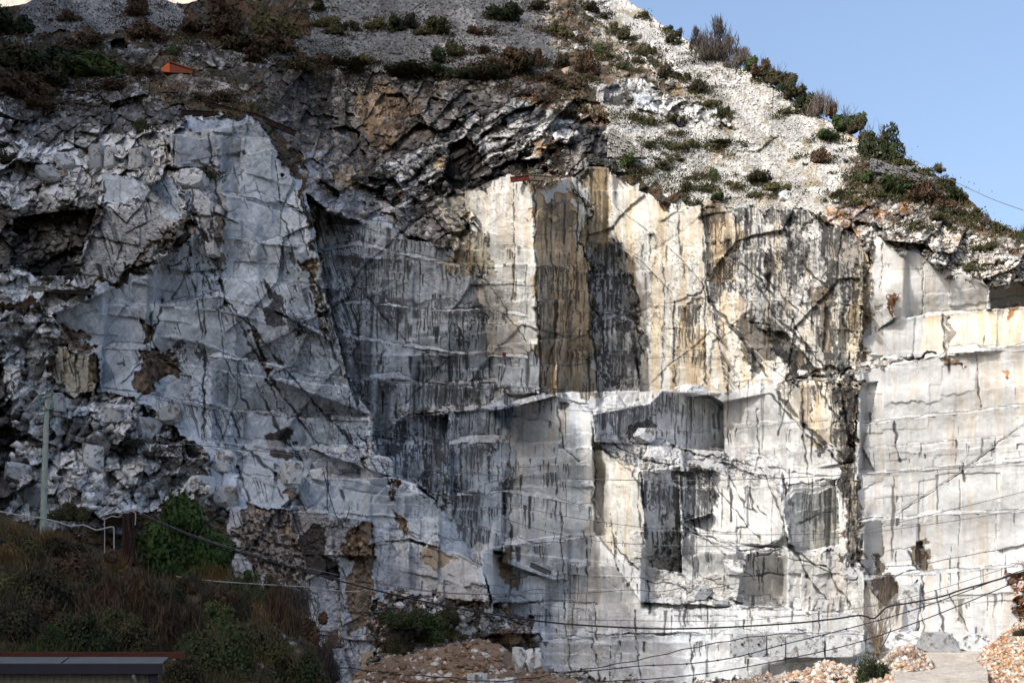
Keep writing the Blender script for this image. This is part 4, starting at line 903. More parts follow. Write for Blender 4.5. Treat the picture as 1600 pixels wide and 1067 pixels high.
def patch_stones(label, q, x0, x1, y0, y1, n, tones, seed, smax=.6):
    r = np.random.default_rng(seed); pts = []; cs = []
    while len(pts) < n:
        x = r.uniform(x0, x1); y = r.uniform(y0, y1)
        if y < q.top(x) - 1: continue
        s = .05 + smax * r.random() ** 4; pts.append((tuple(P3(x, y, q(x, y) - s * .3)), s)); t = tones[r.integers(len(tones))]; g = r.uniform(.6, 1.15); cs.append((t[0] * g, t[1] * g, t[2] * g))
    tag(stones("rubble_stones", pts, M_stone, cs, r), label, "rubble", kind="stuff")
patch_stones("pale and reddish stones strewn over the earth mound", moundY, 560, 950, 985, 1080, 1100, [(.26, .2, .15), (.18, .12, .085), (.46, .44, .41), (.22, .15, .1), (.2, .14, .1)], 61, .55)
patch_stones("orange and cream stones of the gravel bank at the road", bankY, 1110, 1490, 1005, 1080, 5200, [(.50, .44, .37), (.44, .28, .18), (.56, .53, .48), (.45, .36, .28)], 62, .5)
patch_stones("orange and cream stones of the gravel slope at the right edge", bank2Y, 1515, 1620, 950, 1080, 3600, [(.50, .44, .37), (.46, .26, .14), (.54, .50, .44), (.42, .32, .22)], 63, .35)
patch_stones("scattered stones showing through the dark growth of the foreground slope", slopeY, 180, 500, 880, 1060, 420, [(.22, .21, .2), (.14, .11, .09)], 64, .22)

# ---------------------------------------------------------------- quarry blocks and boulders
M_block = mat_node("block_marble", (.50, .525, .54), rough=.8, var=.2, scale=.8, bump=.8, bdist=.25, objvar=.12, bscale=2)
M_blockg = mat_node("block_grey", (.35, .37, .385), rough=.85, var=.3, scale=.8, bump=.8, bdist=.25, objvar=.2, bscale=2)
M_blockt = mat_node("block_tan", (.36, .28, .20), rough=.9, var=.3, scale=.8, bump=.6, bdist=.15, objvar=.15, bscale=2)
def dirty(m, col=(.13, .115, .10), lo=.5, hi=.6, sc=.9):
    t = m.node_tree; p = next(n for n in t.nodes if n.type == 'BSDF_PRINCIPLED'); src = p.inputs["Base Color"].links[0].from_socket
    tc = t.nodes.new("ShaderNodeTexCoord"); nz = t.nodes.new("ShaderNodeTexNoise"); nz.inputs["Scale"].default_value = sc; nz.inputs["Detail"].default_value = 9; nz.inputs["Roughness"].default_value = .7
    t.links.new(tc.outputs["Object"], nz.inputs["Vector"])
    mr = t.nodes.new("ShaderNodeMapRange"); mr.inputs[1].default_value = lo; mr.inputs[2].default_value = hi; t.links.new(nz.outputs["Fac"], mr.inputs[0])
    mx = t.nodes.new("ShaderNodeMix"); mx.data_type = 'RGBA'; mx.inputs[7].default_value = (*col, 1)
    t.links.new(mr.outputs[0], mx.inputs[0]); t.links.new(src, mx.inputs[6]); t.links.new(mx.outputs[2], p.inputs["Base Color"])
for m_ in (M_block, M_blockg, M_blockt): dirty(m_)
M_hole = mat_node("drill_hole", (.02, .02, .02), bump=0)
def hull_mesh(name, sx, sy, sz, seed, boxy=.5, chips=11):
    """an angular broken block: a box cut by random planes, then roughened"""
    r = random.Random(seed)
    bm = bmesh.new(); bmesh.ops.create_cube(bm, size=2)
    for k in range(chips):
        n = Vector((r.gauss(0, 1), r.gauss(0, 1), r.gauss(0, 1))).normalized()
        sup = abs(n.x) + abs(n.y) + abs(n.z); sup = 1 + (sup - 1) * (.25 + .6 * boxy)
        d = sup * r.uniform(.66 + .2 * boxy, .97)
        g = bm.verts[:] + bm.edges[:] + bm.faces[:]
        res = bmesh.ops.bisect_plane(bm, geom=g, plane_co=n * d, plane_no=n, clear_outer=True)
        ed = [e for e in res["geom_cut"] if isinstance(e, bmesh.types.BMEdge)]
        if ed: bmesh.ops.holes_fill(bm, edges=bm.edges[:])
    bmesh.ops.triangulate(bm, faces=bm.faces[:])
    bmesh.ops.subdivide_edges(bm, edges=[e for e in bm.edges if e.calc_length() > .35], cuts=2, use_grid_fill=True)
    for v in bm.verts: v.co += Vector((r.uniform(-1, 1), r.uniform(-1, 1), r.uniform(-1, 1))) * .035
    for v in bm.verts: v.co = Vector((v.co.x * sx, v.co.y * sy, v.co.z * sz))
    me = bpy.data.meshes.new(name); bm.to_mesh(me); bm.free()
    return me
def block(name, label, cat, px, py, w, h, mat, seed, yaw=None, boxy=.6, group=None, Yf=None, fwd=.4, lean=0, depth_k=.9):
    """px,py = middle of the bottom edge on the picture, w,h = size there in pixels"""
    Y = (Yf(px, py) if Yf else depth(px, py)) - fwd
    sx = w / F * Y / 2; sz = h / F * Y / 2
    me = hull_mesh(name, sx, sx * depth_k, sz * 1.06, seed, boxy)
    o = link(name, me, mat); p = P3(px, py, Y)
    o.location = (p.x, p.y + sx * depth_k * .62, p.z + sz * .90)
    o.rotation_euler = (random.Random(seed + 1).uniform(-.06, .06), lean, random.Random(seed).uniform(-.6, .6) if yaw is None else yaw)
    tag(o, label, cat, group)
    return o
BL = [
 ("marble_block", "bright tilted marble block catching the sun on the ledge right of the dark wall edge", 588, 746, 40, 34, M_block, .75),
 ("marble_block", "narrow upright white slab standing beside the bright tilted block on the ledge", 537, 730, 19, 34, M_block, .9),
 ("marble_block", "white wedge shaped block lying on the ledge above the green bush", 346, 734, 38, 32, M_block, .3),
 ("marble_block", "pale block at the broken ledge end between the wedge block and the upright slab", 452, 752, 34, 34, M_block, .5),
 ("boulder", "low white boulder half buried beside the pale block on the left ledge", 497, 752, 26, 22, M_block, .2),
 ("boulder", "large smooth grey boulder resting on the rocky shoulder at far left", 70, 278, 36, 20, M_block, .2),
 ("boulder", "broad white boulder on the left shoulder above the dark overhang", 98, 262, 30, 24, M_block, .3),
 ("marble_block", "standing white slab among the brown cracks of the left shoulder", 174, 262, 24, 30, M_block, .7),
 ("marble_block", "squarish streaked block right of the standing slab on the left shoulder", 218, 262, 28, 30, M_block, .7),
 ("marble_block", "pale block leaning under the stained retaining beam on the left shoulder", 150, 262, 22, 36, M_blockg, .5),
 ("boulder", "small tan boulder on the left shoulder above the overhang", 97, 275, 14, 11, M_blockt, .3),
 ("marble_block", "upright narrow white block in the fissure of the left buttress", 331, 395, 20, 52, M_block, .8),
 ("marble_block", "pale block perched above the upright narrow block in the fissure", 296, 292, 44, 30, M_block, .4),
 ("boulder", "angular white boulder on the rubble below the pale stained block", 182, 660, 34, 30, M_block, .3),
 ("boulder", "big grey block tipped on the rubble slope right of the utility pole", 215, 690, 52, 40, M_blockg, .4),
 ("boulder", "rounded grey boulder low on the rubble right of the utility pole", 150, 705, 34, 26, M_blockg, .2),
 ("boulder", "sharp white shard standing in the rubble behind the utility pole", 143, 735, 30, 46, M_block, .1),
 ("boulder", "wide grey boulder behind the small green bush by the pole", 60, 790, 50, 30, M_blockg, .2),
 ("boulder", "pale boulder at the left picture edge above the fence cable", 22, 752, 40, 32, M_blockg, .2),
 ("boulder", "brown edged boulder at the foot of the pale stained block", 85, 640, 30, 26, M_blockg, .2),
 ("boulder", "grey boulder wedged under the brown scar on the rubble slope", 262, 660, 40, 26, M_blockg, .3),
 ("boulder", "light boulder above the big green bush on the left", 305, 778, 40, 36, M_block, .2),
 ("boulder", "flat grey boulder beside the top of the big green bush", 352, 790, 36, 32, M_blockg, .3),
 ("marble_block", "white block on the wide central ledge near its left end", 873, 626, 24, 12, M_block, .8),
 ("boulder", "rounded white boulder lying on the central ledge under the sunlit wall", 1082, 614, 44, 13, M_block, .1),
 ("boulder", "pale boulder at the left end of the long right hand ledge", 1258, 590, 28, 16, M_block, .1),
 ("boulder", "dark jagged boulder on the rubble ramp below the streaked centre block", 1005, 690, 38, 24, M_blockg, .2),
 ("marble_block", "white broken block at the foot of the black streaked recess on its right", 1152, 895, 32, 22, M_block, .3),
 ("boulder", "rounded grey white boulder on the low ramp under the black streaked recess", 1096, 935, 28, 18, M_blockg, .1),
 ("marble_block", "small flat block at the end of the low ramp", 1128, 946, 26, 8, M_blockg, .6),
 ("boulder", "small sunlit block below the leaning shaded slab", 1330, 905, 26, 18, M_block, .4),
 ("marble_block", "tall shaded marble block leaning at the foot of the right wall", 1425, 982, 34, 74, M_blockg, .8),
 ("marble_block", "broad bright marble block lying at the back of the quarry road", 1400, 1018, 84, 34, M_block, .5),
 ("marble_block", "grey rounded front block beside the bright one on the quarry road", 1470, 1018, 56, 32, M_blockg, .3),
 ("marble_block", "light block at the right end of the row on the quarry road", 1522, 1016, 46, 26, M_block, .5),
 ("boulder", "small pointed dark stone at the foot of the gravel slope on the right", 1540, 1014, 14, 16, M_blockg, .1),
 ("boulder", "white stone poking out of the pale scree above the right hand wall", 1229, 311, 18, 14, M_block, .2),
 ("boulder", "lone white rock high on the brown grassy slope", 900, 60, 14, 10, M_block, .2),
 ("boulder", "cream rock between brown bushes beside the dark cliff top", 886, 116, 17, 12, M_blockt, .2),
 ("boulder", "white rock on the scree above the outcrop", 931, 116, 15, 12, M_block, .2),
 ("marble_block", "low pale block near the top of the mound rubble", 660, 1030, 40, 10, M_block, .5),
 ("marble_block", "flat white slab lying on the reddish mound beside the bushes", 652, 1018, 46, 9, M_block, .6),
 ("boulder", "white boulder lying on the mound under the dark bushes", 725, 990, 22, 12, M_block, .3),
 ("boulder", "small white boulder on the rubble above the mound", 730, 962, 18, 12, M_block, .4),
 ("boulder", "tan upright boulder at the foot of the brown stained rock rib", 575, 1046, 18, 28, M_blockt, .3),
 ("boulder", "reddish boulder on the right shoulder of the earth mound", 800, 1005, 34, 18, M_blockt, .2),
 ("boulder", "pale boulder on the rubble right of the mound bushes", 752, 940, 16, 10, M_block, .2),
]
for i, (nm, lb, px, py, w, h, mt, bx) in enumerate(BL):
    block(nm, lb, "stone block" if nm == "marble_block" else "boulder", px, py, w, h, mt, 100 + i, boxy=bx,
          group="loose blocks and boulders in the quarry", yaw=(-.5 if bx > .6 else None), fwd=.5)
# blocks at the very bottom
for px, py, w, h, lb in ((748, 1075, 27, 24, "leftmost of the small white blocks along the bottom edge below the earth mound"), (774, 1076, 22, 16, "white block second from the left along the bottom edge below the mound"),
                         (797, 1076, 24, 18, "cream tinged white block right of the two others on the bottom edge below the mound")):
    block("marble_block", lb, "stone block", px, py, w, h, M_block, int(px), Yf=lambda x, y: 104, boxy=.2, group="white blocks below the earth mound", fwd=0)
# sawn block with three lobes
root = bpy.data.objects.new("sawn_block", None); COL.objects.link(root)
Yb = 112.0; root.location = P3(826, 1048, Yb)
tag(root, "large white sawn block with three rounded lobes standing right of the reddish mound", "stone block")
for k, (dx, w, h, m_) in enumerate(((-15, 20, 38, M_block), (2, 15, 36, M_block), (15, 14, 37, M_blockt))):
    s_x = w / F * Yb / 2 * 1.15; s_z = h / F * Yb / 2
    o = link("lobe", hull_mesh("lobe", s_x, 1.2, s_z, 700 + k, .2, 18), M_block, root); o.location = (dx / F * Yb, -.1 * k, s_z * .95)
# drilled blocks in a row
for k, (px, w, h, holes, lb) in enumerate(((1158, 24, 36, 1, "left drilled cube in the row of sawn blocks on the lowest bench"), (1184, 26, 36, 1, "right drilled cube with one bore hole in the row on the lowest bench"),
                                           (1213, 28, 38, 0, "plain sawn block between the drilled cubes and the wide ones on the lowest bench"), (1258, 58, 34, 0, "wide sawn block in the middle of the row on the lowest bench"),
                                           (1318, 54, 34, 0, "wide sawn block at the right end of the row on the lowest bench"))):
    Yk = 166.0
    root = bpy.data.objects.new("sawn_block", None); COL.objects.link(root); root.location = P3(px, 1026, Yk); root.rotation_euler = (0, 0, .12 - .05 * k)
    tag(root, lb, "stone block", "row of sawn blocks on the lowest bench")
    sx, sz = w / F * Yk / 2, h / F * Yk / 2
    o = link("block_body", hull_mesh("block_body", sx, sx, sz, 800 + k, .95, 6), M_blockg if holes else M_block, root); o.location = (0, sx, sz)
    if holes:
        bm = bmesh.new(); bmesh.ops.create_cone(bm, cap_ends=True, segments=12, radius1=.16, radius2=.16, depth=.3, matrix=Matrix.Rotation(math.pi / 2, 4, 'X'))
        me = bpy.data.meshes.new("bore_hole"); bm.to_mesh(me); bm.free()
        o = link("bore_hole", me, M_hole, root); o.location = (.1, -.05, sz * 1.1)

# ---------------------------------------------------------------- plants
def leaf_mesh(name, seed, n, flat=.75, leaf=.07, kind=0, clumps=11, colA=(.04, .05, .02), colB=(.07, .075, .03)):
    """unit bush (radius 1, sits on z=0): leaf faces spread through uneven clumps"""
    r = np.random.default_rng(seed)
    cc = r.normal(size=(clumps, 3)); cc /= np.linalg.norm(cc, axis=1)[:, None]
    cc *= r.uniform(.2, .9, (clumps, 1)); cc[:, 2] = abs(cc[:, 2]) * (1.1 - .6 * np.hypot(cc[:, 0], cc[:, 1])); rad = r.uniform(.14, .42, clumps)
    ci = r.integers(0, clumps, n); d = r.normal(size=(n, 3)); d /= np.linalg.norm(d, axis=1)[:, None]
    p = cc[ci] + d * (rad[ci] * r.uniform(.35, 1.08, n) ** .7)[:, None]
    p[:, 2] = np.maximum(p[:, 2], 0) * flat / .75
    u = r.normal(size=(n, 3)); u /= np.linalg.norm(u, axis=1)[:, None]
    w = np.cross(u, d); w /= np.linalg.norm(w, axis=1)[:, None] + 1e-6
    L = leaf * r.uniform(.6, 1.5, n)[:, None]
    if kind == 1: w *= .22; L = L * 2.2; u[:, 2] = abs(u[:, 2]) + .6        # twigs
    v = np.stack([p - u * L, p + w * L * .6, p + u * L, p - w * L * .6], 1)
    q = np.arange(4 * n).reshape(n, 4)
    t = (hsh(ci, ci * 0, seed) * .6 + r.random(n) * .4)[:, None]
    c = np.array(colA) * (1 - t) + np.array(colB) * t
    return mesh_np(name, v.reshape(-1, 3), q, np.repeat(c[:, None], 4, 1).reshape(-1, 3))
def tube_np(paths, rads, sides=4):
    Vv, Qq = [], []; o = 0
    for pth, rd in zip(paths, rads):
        pth = [Vector(p) for p in pth]
        for i, p in enumerate(pth):
            t = (pth[min(i + 1, len(pth) - 1)] - pth[max(i - 1, 0)]).normalized()
            a = t.cross(Vector((.12, .3, .95))).normalized(); b = t.cross(a)
            r_ = rd[0] + (rd[1] - rd[0]) * i / (len(pth) - 1)
            for k in range(sides):
                an = 2 * math.pi * k / sides; Vv.append(p + a * math.cos(an) * r_ + b * math.sin(an) * r_)
        for i in range(len(pth) - 1):
            for k in range(sides):
                Qq.append((o + i * sides + k, o + i * sides + (k + 1) % sides, o + (i + 1) * sides + (k + 1) % sides, o + (i + 1) * sides + k))
        o += len(pth) * sides
    return Vv, Qq
def tube(name, paths, rads, mat, parent=None, sides=4, smooth=True):
    v, q = tube_np(paths, rads, sides); return link(name, mesh_np(name, [tuple(p) for p in v], q, None, smooth), mat, parent)
def stem_mesh(name, seed, n=14, spread=.6, h=.9, r0=.03, forks=3):
    r = random.Random(seed); paths = []; rads = []
    for k in range(n):
        a = r.uniform(0, 6.28); s = r.uniform(.2, 1) * spread; hh = h * r.uniform(.6, 1.05)
        pts = [Vector((.08 * math.cos(a), .08 * math.sin(a), 0))]
        for j in range(1, 6):
            t = j / 5; pts.append(Vector((math.cos(a) * s * t ** 1.3 + r.uniform(-.05, .05), math.sin(a) * s * t ** 1.3 + r.uniform(-.05, .05), hh * t)))
        paths.append(pts); rads.append((r0, r0 * .3))
        for f in range(forks):
            i = r.randint(2, 4); b = pts[i]; d = Vector((r.uniform(-.3, .3), r.uniform(-.3, .3), r.uniform(.1, .35)))
            paths.append([b, b + d * .5, b + d + Vector((0, 0, .05))]); rads.append((r0 * .45, r0 * .15))
    v, q = tube_np(paths, rads, 3)
    return mesh_np(name, [tuple(p) for p in v], q)
M_leaf = mat_node("foliage", attr=True, rough=.8, var=.2, scale=1.5, bump=0, spec=.15, objvar=.25)
M_twig = mat_node("twigs", (.085, .068, .052), rough=.95, var=.3, bump=0, spec=.1)
M_twigp = mat_node("pale_twigs", (.22, .17, .11), rough=.95, var=.3, bump=0, spec=.1)
KIND = {
 'd': ("dark green bush", (.016, .024, .012), (.038, .05, .02)), 'g': ("green bush", (.03, .05, .017), (.06, .085, .028)),
 'o': ("olive green bush", (.045, .045, .02), (.085, .082, .035)), 'b': ("brown leafed bush", (.045, .030, .02), (.085, .055, .034)),
 't': ("bare twiggy bush", (.05, .042, .038), (.09, .075, .065)), 'm': ("dark brownish green bush", (.022, .024, .014), (.055, .045, .025))}
PROTO = {}
for kk_, (nm_, ca_, cb_) in KIND.items():
    PROTO[kk_] = [(leaf_mesh("foliage", 900 + 17 * j + ord(kk_), 2400 if kk_ != 't' else 1500, .75, .075 if kk_ != 't' else .05, 1 if kk_ == 't' else 0, 12, ca_, cb_),
                   stem_mesh("stems", 950 + j, 12, .7, .95, .022, 3)) for j in range(4)]
FINE = {k: [(leaf_mesh("foliage", 1900 + 13 * j + ord(k), 9000, .75, .036 if k != 't' else .03, 1 if k in 't' or (j == 1 and k == 'b') else 0, 18, KIND[k][1], KIND[k][2]), PROTO[k][j][1]) for j in range(2)] for k in KIND}
def bush(px, py, rw, rh, kind, Yf=None, i=0, n=None, fwd=None, fine=False):
    """px,py centre; rw,rh half sizes in pixels"""
    Y = Yf(px, py + rh * .7) if Yf else depth(px, min(py + rh * .7, 1064))
    R = rw / F * Y; H = rh / F * Y * 2
    root = bpy.data.objects.new("bush", None); COL.objects.link(root)
    root.location = P3(px, py + rh, Y - (R * .25 if fwd is None else fwd)); root.scale = (R * 1.45, R * 1.0, H / .98 * (1.25 if py < 60 + .44 * (px - 1060) + 30 and px > 1060 and not Yf else 1.0)); root.rotation_euler = (0, 0, (i * 2.399) % 6.28)
    fm, sm = FINE[kind][i % 2] if fine else PROTO[kind][i % 4]
    for nme, me, mt in (("foliage", fm, M_leaf), ("stems", sm, M_twig)):
        c = bpy.data.objects.new(nme, me); COL.objects.link(c); c.parent = root
        if not me.materials: me.materials.append(mt)
    return root
ZONES = [
 ("on the skyline ridge", "bushes along the skyline ridge", [(1092, 62, 22, 12, 't'), (1122, 66, 30, 24, 't'), (1152, 90, 20, 12, 't'), (1172, 98, 14, 10, 'g'), (1192, 108, 18, 13, 'b'), (1214, 120, 20, 13, 'm'), (1240, 142, 22, 12, 'm'),
    (1258, 158, 16, 10, 'd'), (1284, 160, 20, 17, 't'), (1299, 172, 11, 11, 'b'), (1322, 186, 22, 14, 'g'), (1338, 196, 12, 9, 'm'), (1355, 214, 15, 13, 'b'), (1378, 228, 25, 23, 'd'), (1356, 222, 12, 10, 'b'), (1228, 132, 16, 10, 'd'), (1205, 116, 14, 9, 'd'), (1270, 168, 14, 9, 'm'), (1312, 192, 12, 8, 'd'), (1408, 250, 16, 8, 'o'), (1445, 268, 9, 4, 'g'),
    (1470, 282, 12, 7, 'b'), (1488, 298, 12, 10, 'd'), (1502, 304, 8, 8, 'g'), (1524, 330, 8, 6, 'd'), (1538, 344, 14, 8, 't'), (1556, 352, 12, 5, 'o'), (1598, 362, 8, 14, 'd'), (1062, 52, 8, 5, 'm'), (1008, 22, 8, 5, 'm'), (1042, 44, 8, 4, 'g')]),
 ("on the pale scree slope", "bushes on the pale scree slope", [(1296, 208, 22, 11, 'g'), (1278, 242, 18, 13, 'b'), (1232, 172, 12, 6, 'o'), (1052, 60, 13, 9, 'm'), (1072, 118, 10, 7, 'o'), (1010, 72, 13, 13, 'o'), (1045, 112, 18, 10, 'm'), (1092, 134, 17, 12, 'm'),
    (1110, 158, 14, 9, 'o'), (1131, 172, 13, 15, 'd'), (1008, 186, 11, 9, 'o'), (1056, 182, 13, 6, 'o'), (1062, 224, 13, 9, 'o'), (1086, 222, 9, 6, 'o'), (1050, 243, 11, 7, 'o'), (1036, 257, 12, 8, 'm'), (1138, 220, 20, 5, 'o'), (1112, 226, 12, 5, 'o'), (975, 250, 20, 12, 'g'),
    (1115, 271, 9, 10, 'g'), (1087, 274, 15, 8, 'o'), (1074, 290, 12, 9, 'm'), (1104, 292, 10, 7, 'o'), (1184, 274, 22, 11, 'm'), (1215, 288, 22, 12, 'o'), (1120, 306, 14, 9, 'g'), (1150, 288, 10, 6, 'o'), (1062, 205, 6, 5, 'o'), (1020, 223, 8, 4, 'o'),
    (990, 180, 8, 5, 'o'), (1000, 264, 10, 6, 'b'), (1180, 303, 9, 5, 'o')]),
 ("on the brown slope left of the scree", "bushes on the brown slope left of the scree", [(842, 6, 15, 10, 'm'), (868, 42, 16, 11, 'o'), (884, 50, 14, 9, 'o'), (915, 98, 20, 18, 'b'), (938, 72, 6, 11, 'g'), (969, 101, 6, 8, 'g'), (876, 92, 14, 12, 'm'), (922, 8, 15, 10, 'm'), (943, 22, 10, 7, 'o'),
    (960, 42, 12, 11, 'o'), (976, 54, 14, 9, 'm'), (994, 92, 11, 7, 'b'), (1000, 80, 8, 6, 'o'), (898, 132, 16, 9, 'b'), (865, 120, 16, 9, 'b'), (950, 85, 9, 6, 'o'), (905, 60, 10, 7, 'b'), (925, 120, 12, 8, 'b')]),
 ("on the shaded upper left hillside", "bushes on the shaded upper left hillside", [(18, 34, 34, 22, 'd'), (55, 88, 52, 26, 'm'), (22, 128, 46, 26, 'b'), (95, 98, 44, 24, 'd'), (158, 104, 44, 17, 'g'), (120, 78, 30, 16, 'b'), (268, 74, 8, 14, 'g'), (214, 12, 24, 16, 'b'), (110, 24, 14, 10, 'b'), (350, 34, 36, 26, 'b'),
    (378, 60, 40, 22, 'm'), (436, 34, 32, 24, 'o'), (432, 66, 34, 18, 'b'), (300, 40, 20, 12, 'b'), (235, 48, 26, 14, 'b'), (145, 62, 24, 12, 'b'), (222, 108, 22, 12, 'm'), (75, 120, 40, 18, 'm'), (8, 84, 18, 20, 'd'), (170, 130, 24, 10, 'b'), (222, 196, 12, 12, 'g'),
    (60, 160, 24, 10, 'b'), (340, 150, 26, 9, 'b'), (400, 86, 24, 12, 'b'), (8, 245, 16, 12, 'm'), (322, 268, 10, 9, 'm')]),
 ("on the shaded grey scree at the top", "bushes on the shaded grey scree", [(505, 30, 20, 13, 'o'), (548, 40, 14, 10, 'm'), (520, 44, 14, 10, 'o'), (598, 30, 22, 15, 'o'), (622, 36, 18, 13, 'd'), (640, 30, 18, 15, 'm'), (678, 38, 28, 16, 'o'), (716, 76, 18, 14, 'o'), (686, 86, 14, 14, 'd'), (788, 18, 26, 15, 'd'), (748, 46, 18, 10, 'b'),
    (790, 92, 34, 20, 'b'), (815, 96, 28, 20, 'm'), (764, 108, 32, 16, 'm'), (560, 104, 34, 10, 'm'), (640, 108, 34, 10, 'm'), (500, 92, 30, 14, 'b'), (470, 96, 24, 16, 'm'), (575, 92, 12, 9, 'o'), (720, 112, 24, 12, 'd'), (675, 110, 22, 9, 'd'), (758, 76, 12, 7, 'b'), (840, 92, 14, 14, 'b'), (498, 8, 16, 9, 'g')]),
 ("on the brown shoulder at right", "bushes on the brown right shoulder", [(1350, 274, 22, 12, 'g'), (1396, 290, 30, 15, 'g'), (1374, 300, 16, 10, 'o'), (1440, 300, 28, 15, 'b'), (1468, 316, 20, 13, 'b'), (1480, 282, 14, 9, 'm'), (1420, 278, 12, 6, 'o'), (1465, 262, 10, 6, 'o'), (1432, 350, 14, 6, 'o'), (1484, 346, 14, 9, 'm'), (1310, 300, 14, 9, 'm'),
    (1335, 310, 10, 7, 'o'), (1462, 338, 16, 8, 'm'), (1500, 330, 12, 8, 'm'), (1540, 385, 12, 5, 'o'), (1515, 418, 14, 6, 'o')]),
]
ORD = "first second third fourth fifth sixth seventh eighth ninth tenth eleventh twelfth thirteenth fourteenth fifteenth sixteenth seventeenth eighteenth nineteenth twentieth".split() + ["twenty-" + w for w in "first second third fourth fifth sixth seventh eighth ninth".split()] + ["thirtieth", "thirty-first", "thirty-second", "thirty-third", "thirty-fourth"]
bi = 0
for zone, grp, lst in ZONES:
    for j, (px, py, rw, rh, kd) in enumerate(sorted(lst)):
        size = "large" if rw > 26 else ("small" if rw < 12 else "rounded")
        o = bush(px, py, rw, rh, kd, i=bi); bi += 1
        tag(o, f"{size} {KIND[kd][0]} {zone}, {ORD[j]} from left", "bush", grp)

# foreground slope plants
def slopeF(x, y): return slopeY(x, min(max(y, slopeY.top(x) + 1), 1140))
FG = [(110, 792, 30, 20, 'o', "yellow green bush right beside the utility pole"), (380, 912, 24, 22, 'g', "bright green small bush at the right end of the foreground slope"),
      (30, 850, 46, 40, 'o', "tall yellowish bush at the left edge of the foreground slope"), (70, 900, 60, 50, 'm', "broad dark bush under the utility pole"), (20, 960, 50, 44, 'm', "dark bush low at the left picture edge"),
      (140, 880, 50, 34, 'b', "brown bush below the white cable posts"), (200, 930, 60, 44, 'b', "wide brown bush in the middle of the foreground slope"), (130, 980, 60, 44, 'd', "nearly black bush just above the shed roof"),
      (270, 980, 60, 50, 'b', "brown bush above the right end of the shed roof"), (330, 930, 44, 34, 'b', "reddish brown bush below the big green tree"), (345, 1010, 56, 50, 'd', "dark green bush right of the shed"), (410, 990, 50, 50, 'm', "dark bush at the right foot of the foreground slope"),
      (440, 950, 40, 44, 'b', "brown feathery bush against the pale rock rib"), (470, 1040, 44, 44, 'd', "dark bush at the lower right corner of the foreground slope"), (400, 975, 26, 22, 'o', "tan dry bush on the right of the foreground slope"),
      (232, 868, 26, 22, 't', "bare twiggy bush between the dead trunk and the green tree"), (290, 1045, 50, 36, 'm', "low dark bush beside the shed corner"), (70, 1000, 30, 26, 'g', "small pale green shrub right above the shed roof"),
      (100, 850, 34, 24, 'm', "low dark bush at the foot of the utility pole"), (165, 905, 40, 30, 'd', "very dark bush left of the wide brown one"), (250, 925, 40, 30, 'd', "dark bush under the left side of the green tree"), (300, 905, 34, 20, 'm', "low dark bush at the foot of the green tree"),
      (20, 905, 44, 34, 'o', "olive bush at the left edge above the dark one"), (60, 960, 44, 34, 'b', "dark brown bush above the left part of the shed"), (215, 990, 50, 40, 'm', "dark leafy bush above the middle of the shed roof"), (375, 950, 36, 30, 'm', "brownish green bush below the bright green small bush"),
      (180, 960, 36, 30, 'o', "olive bush in the centre of the foreground slope"), (320, 970, 40, 30, 'g', "green bush low in the centre right of the foreground slope"), (430, 1010, 40, 40, 'o', "olive dry bush near the lower right of the foreground slope"), (500, 1060, 34, 40, 'm', "dark bush furthest right at the bottom of the foreground slope"),
      (452, 932, 34, 30, 't', "bare twiggy bush at the top right rim of the foreground slope"), (484, 976, 34, 34, 'b', "loose brown bush hanging over the right rim of the slope"), (512, 1024, 28, 36, 't', "bare bush over the lowest part of the right rim"), (425, 912, 24, 20, 'o', "olive bush beside the bright green one at the rim"), (330, 878, 30, 14, 'm', "low dark shrub under the right side of the green tree"), (395, 940, 40, 34, 'd', "dark shrub between the bright green bush and the right rim")]
for j, (px, py, rw, rh, kd, lb) in enumerate(FG):
    o = bush(px, py, rw, rh, kd, Yf=slopeF, i=j + 3, fine=True); tag(o, lb, "bush", "bushes on the foreground slope")
for j, (px, py, rw, rh, kd, lb) in enumerate([(640, 962, 42, 18, 'd', "dark green bush at the left of the rubble hollow above the mound"), (672, 980, 40, 22, 'g', "green bush in the middle of the rubble hollow above the mound"), (700, 955, 24, 16, 'm', "dark bush upper right in the rubble hollow"),
                                              (620, 1000, 24, 18, 'm', "low dark bush just behind the left end of the mound"), (705, 985, 18, 12, 'o', "small olive bush at the right of the rubble hollow")]):
    o = bush(px, py, rw, rh, kd, i=j + 5, fwd=3, fine=True); tag(o, lb, "bush", "bushes in the hollow above the mound")
for j, (px, py, rw, rh, kd, lb) in enumerate([(1362, 1040, 26, 26, 'd', "dark olive bush at the bottom below the bare sapling"), (1242, 1066, 14, 8, 'm', "tiny dark bush on the gravel at the bottom edge"), (1595, 985, 10, 8, 'm', "small bush on the gravel slope at the right edge"), (1312, 1062, 16, 8, 'b', "low brown bush on the orange gravel at the bottom")]):
    o = bush(px, py, rw, rh, kd, Yf=lambda x, y: 112.0, i=j + 7, fwd=2, fine=True); tag(o, lb, "bush")

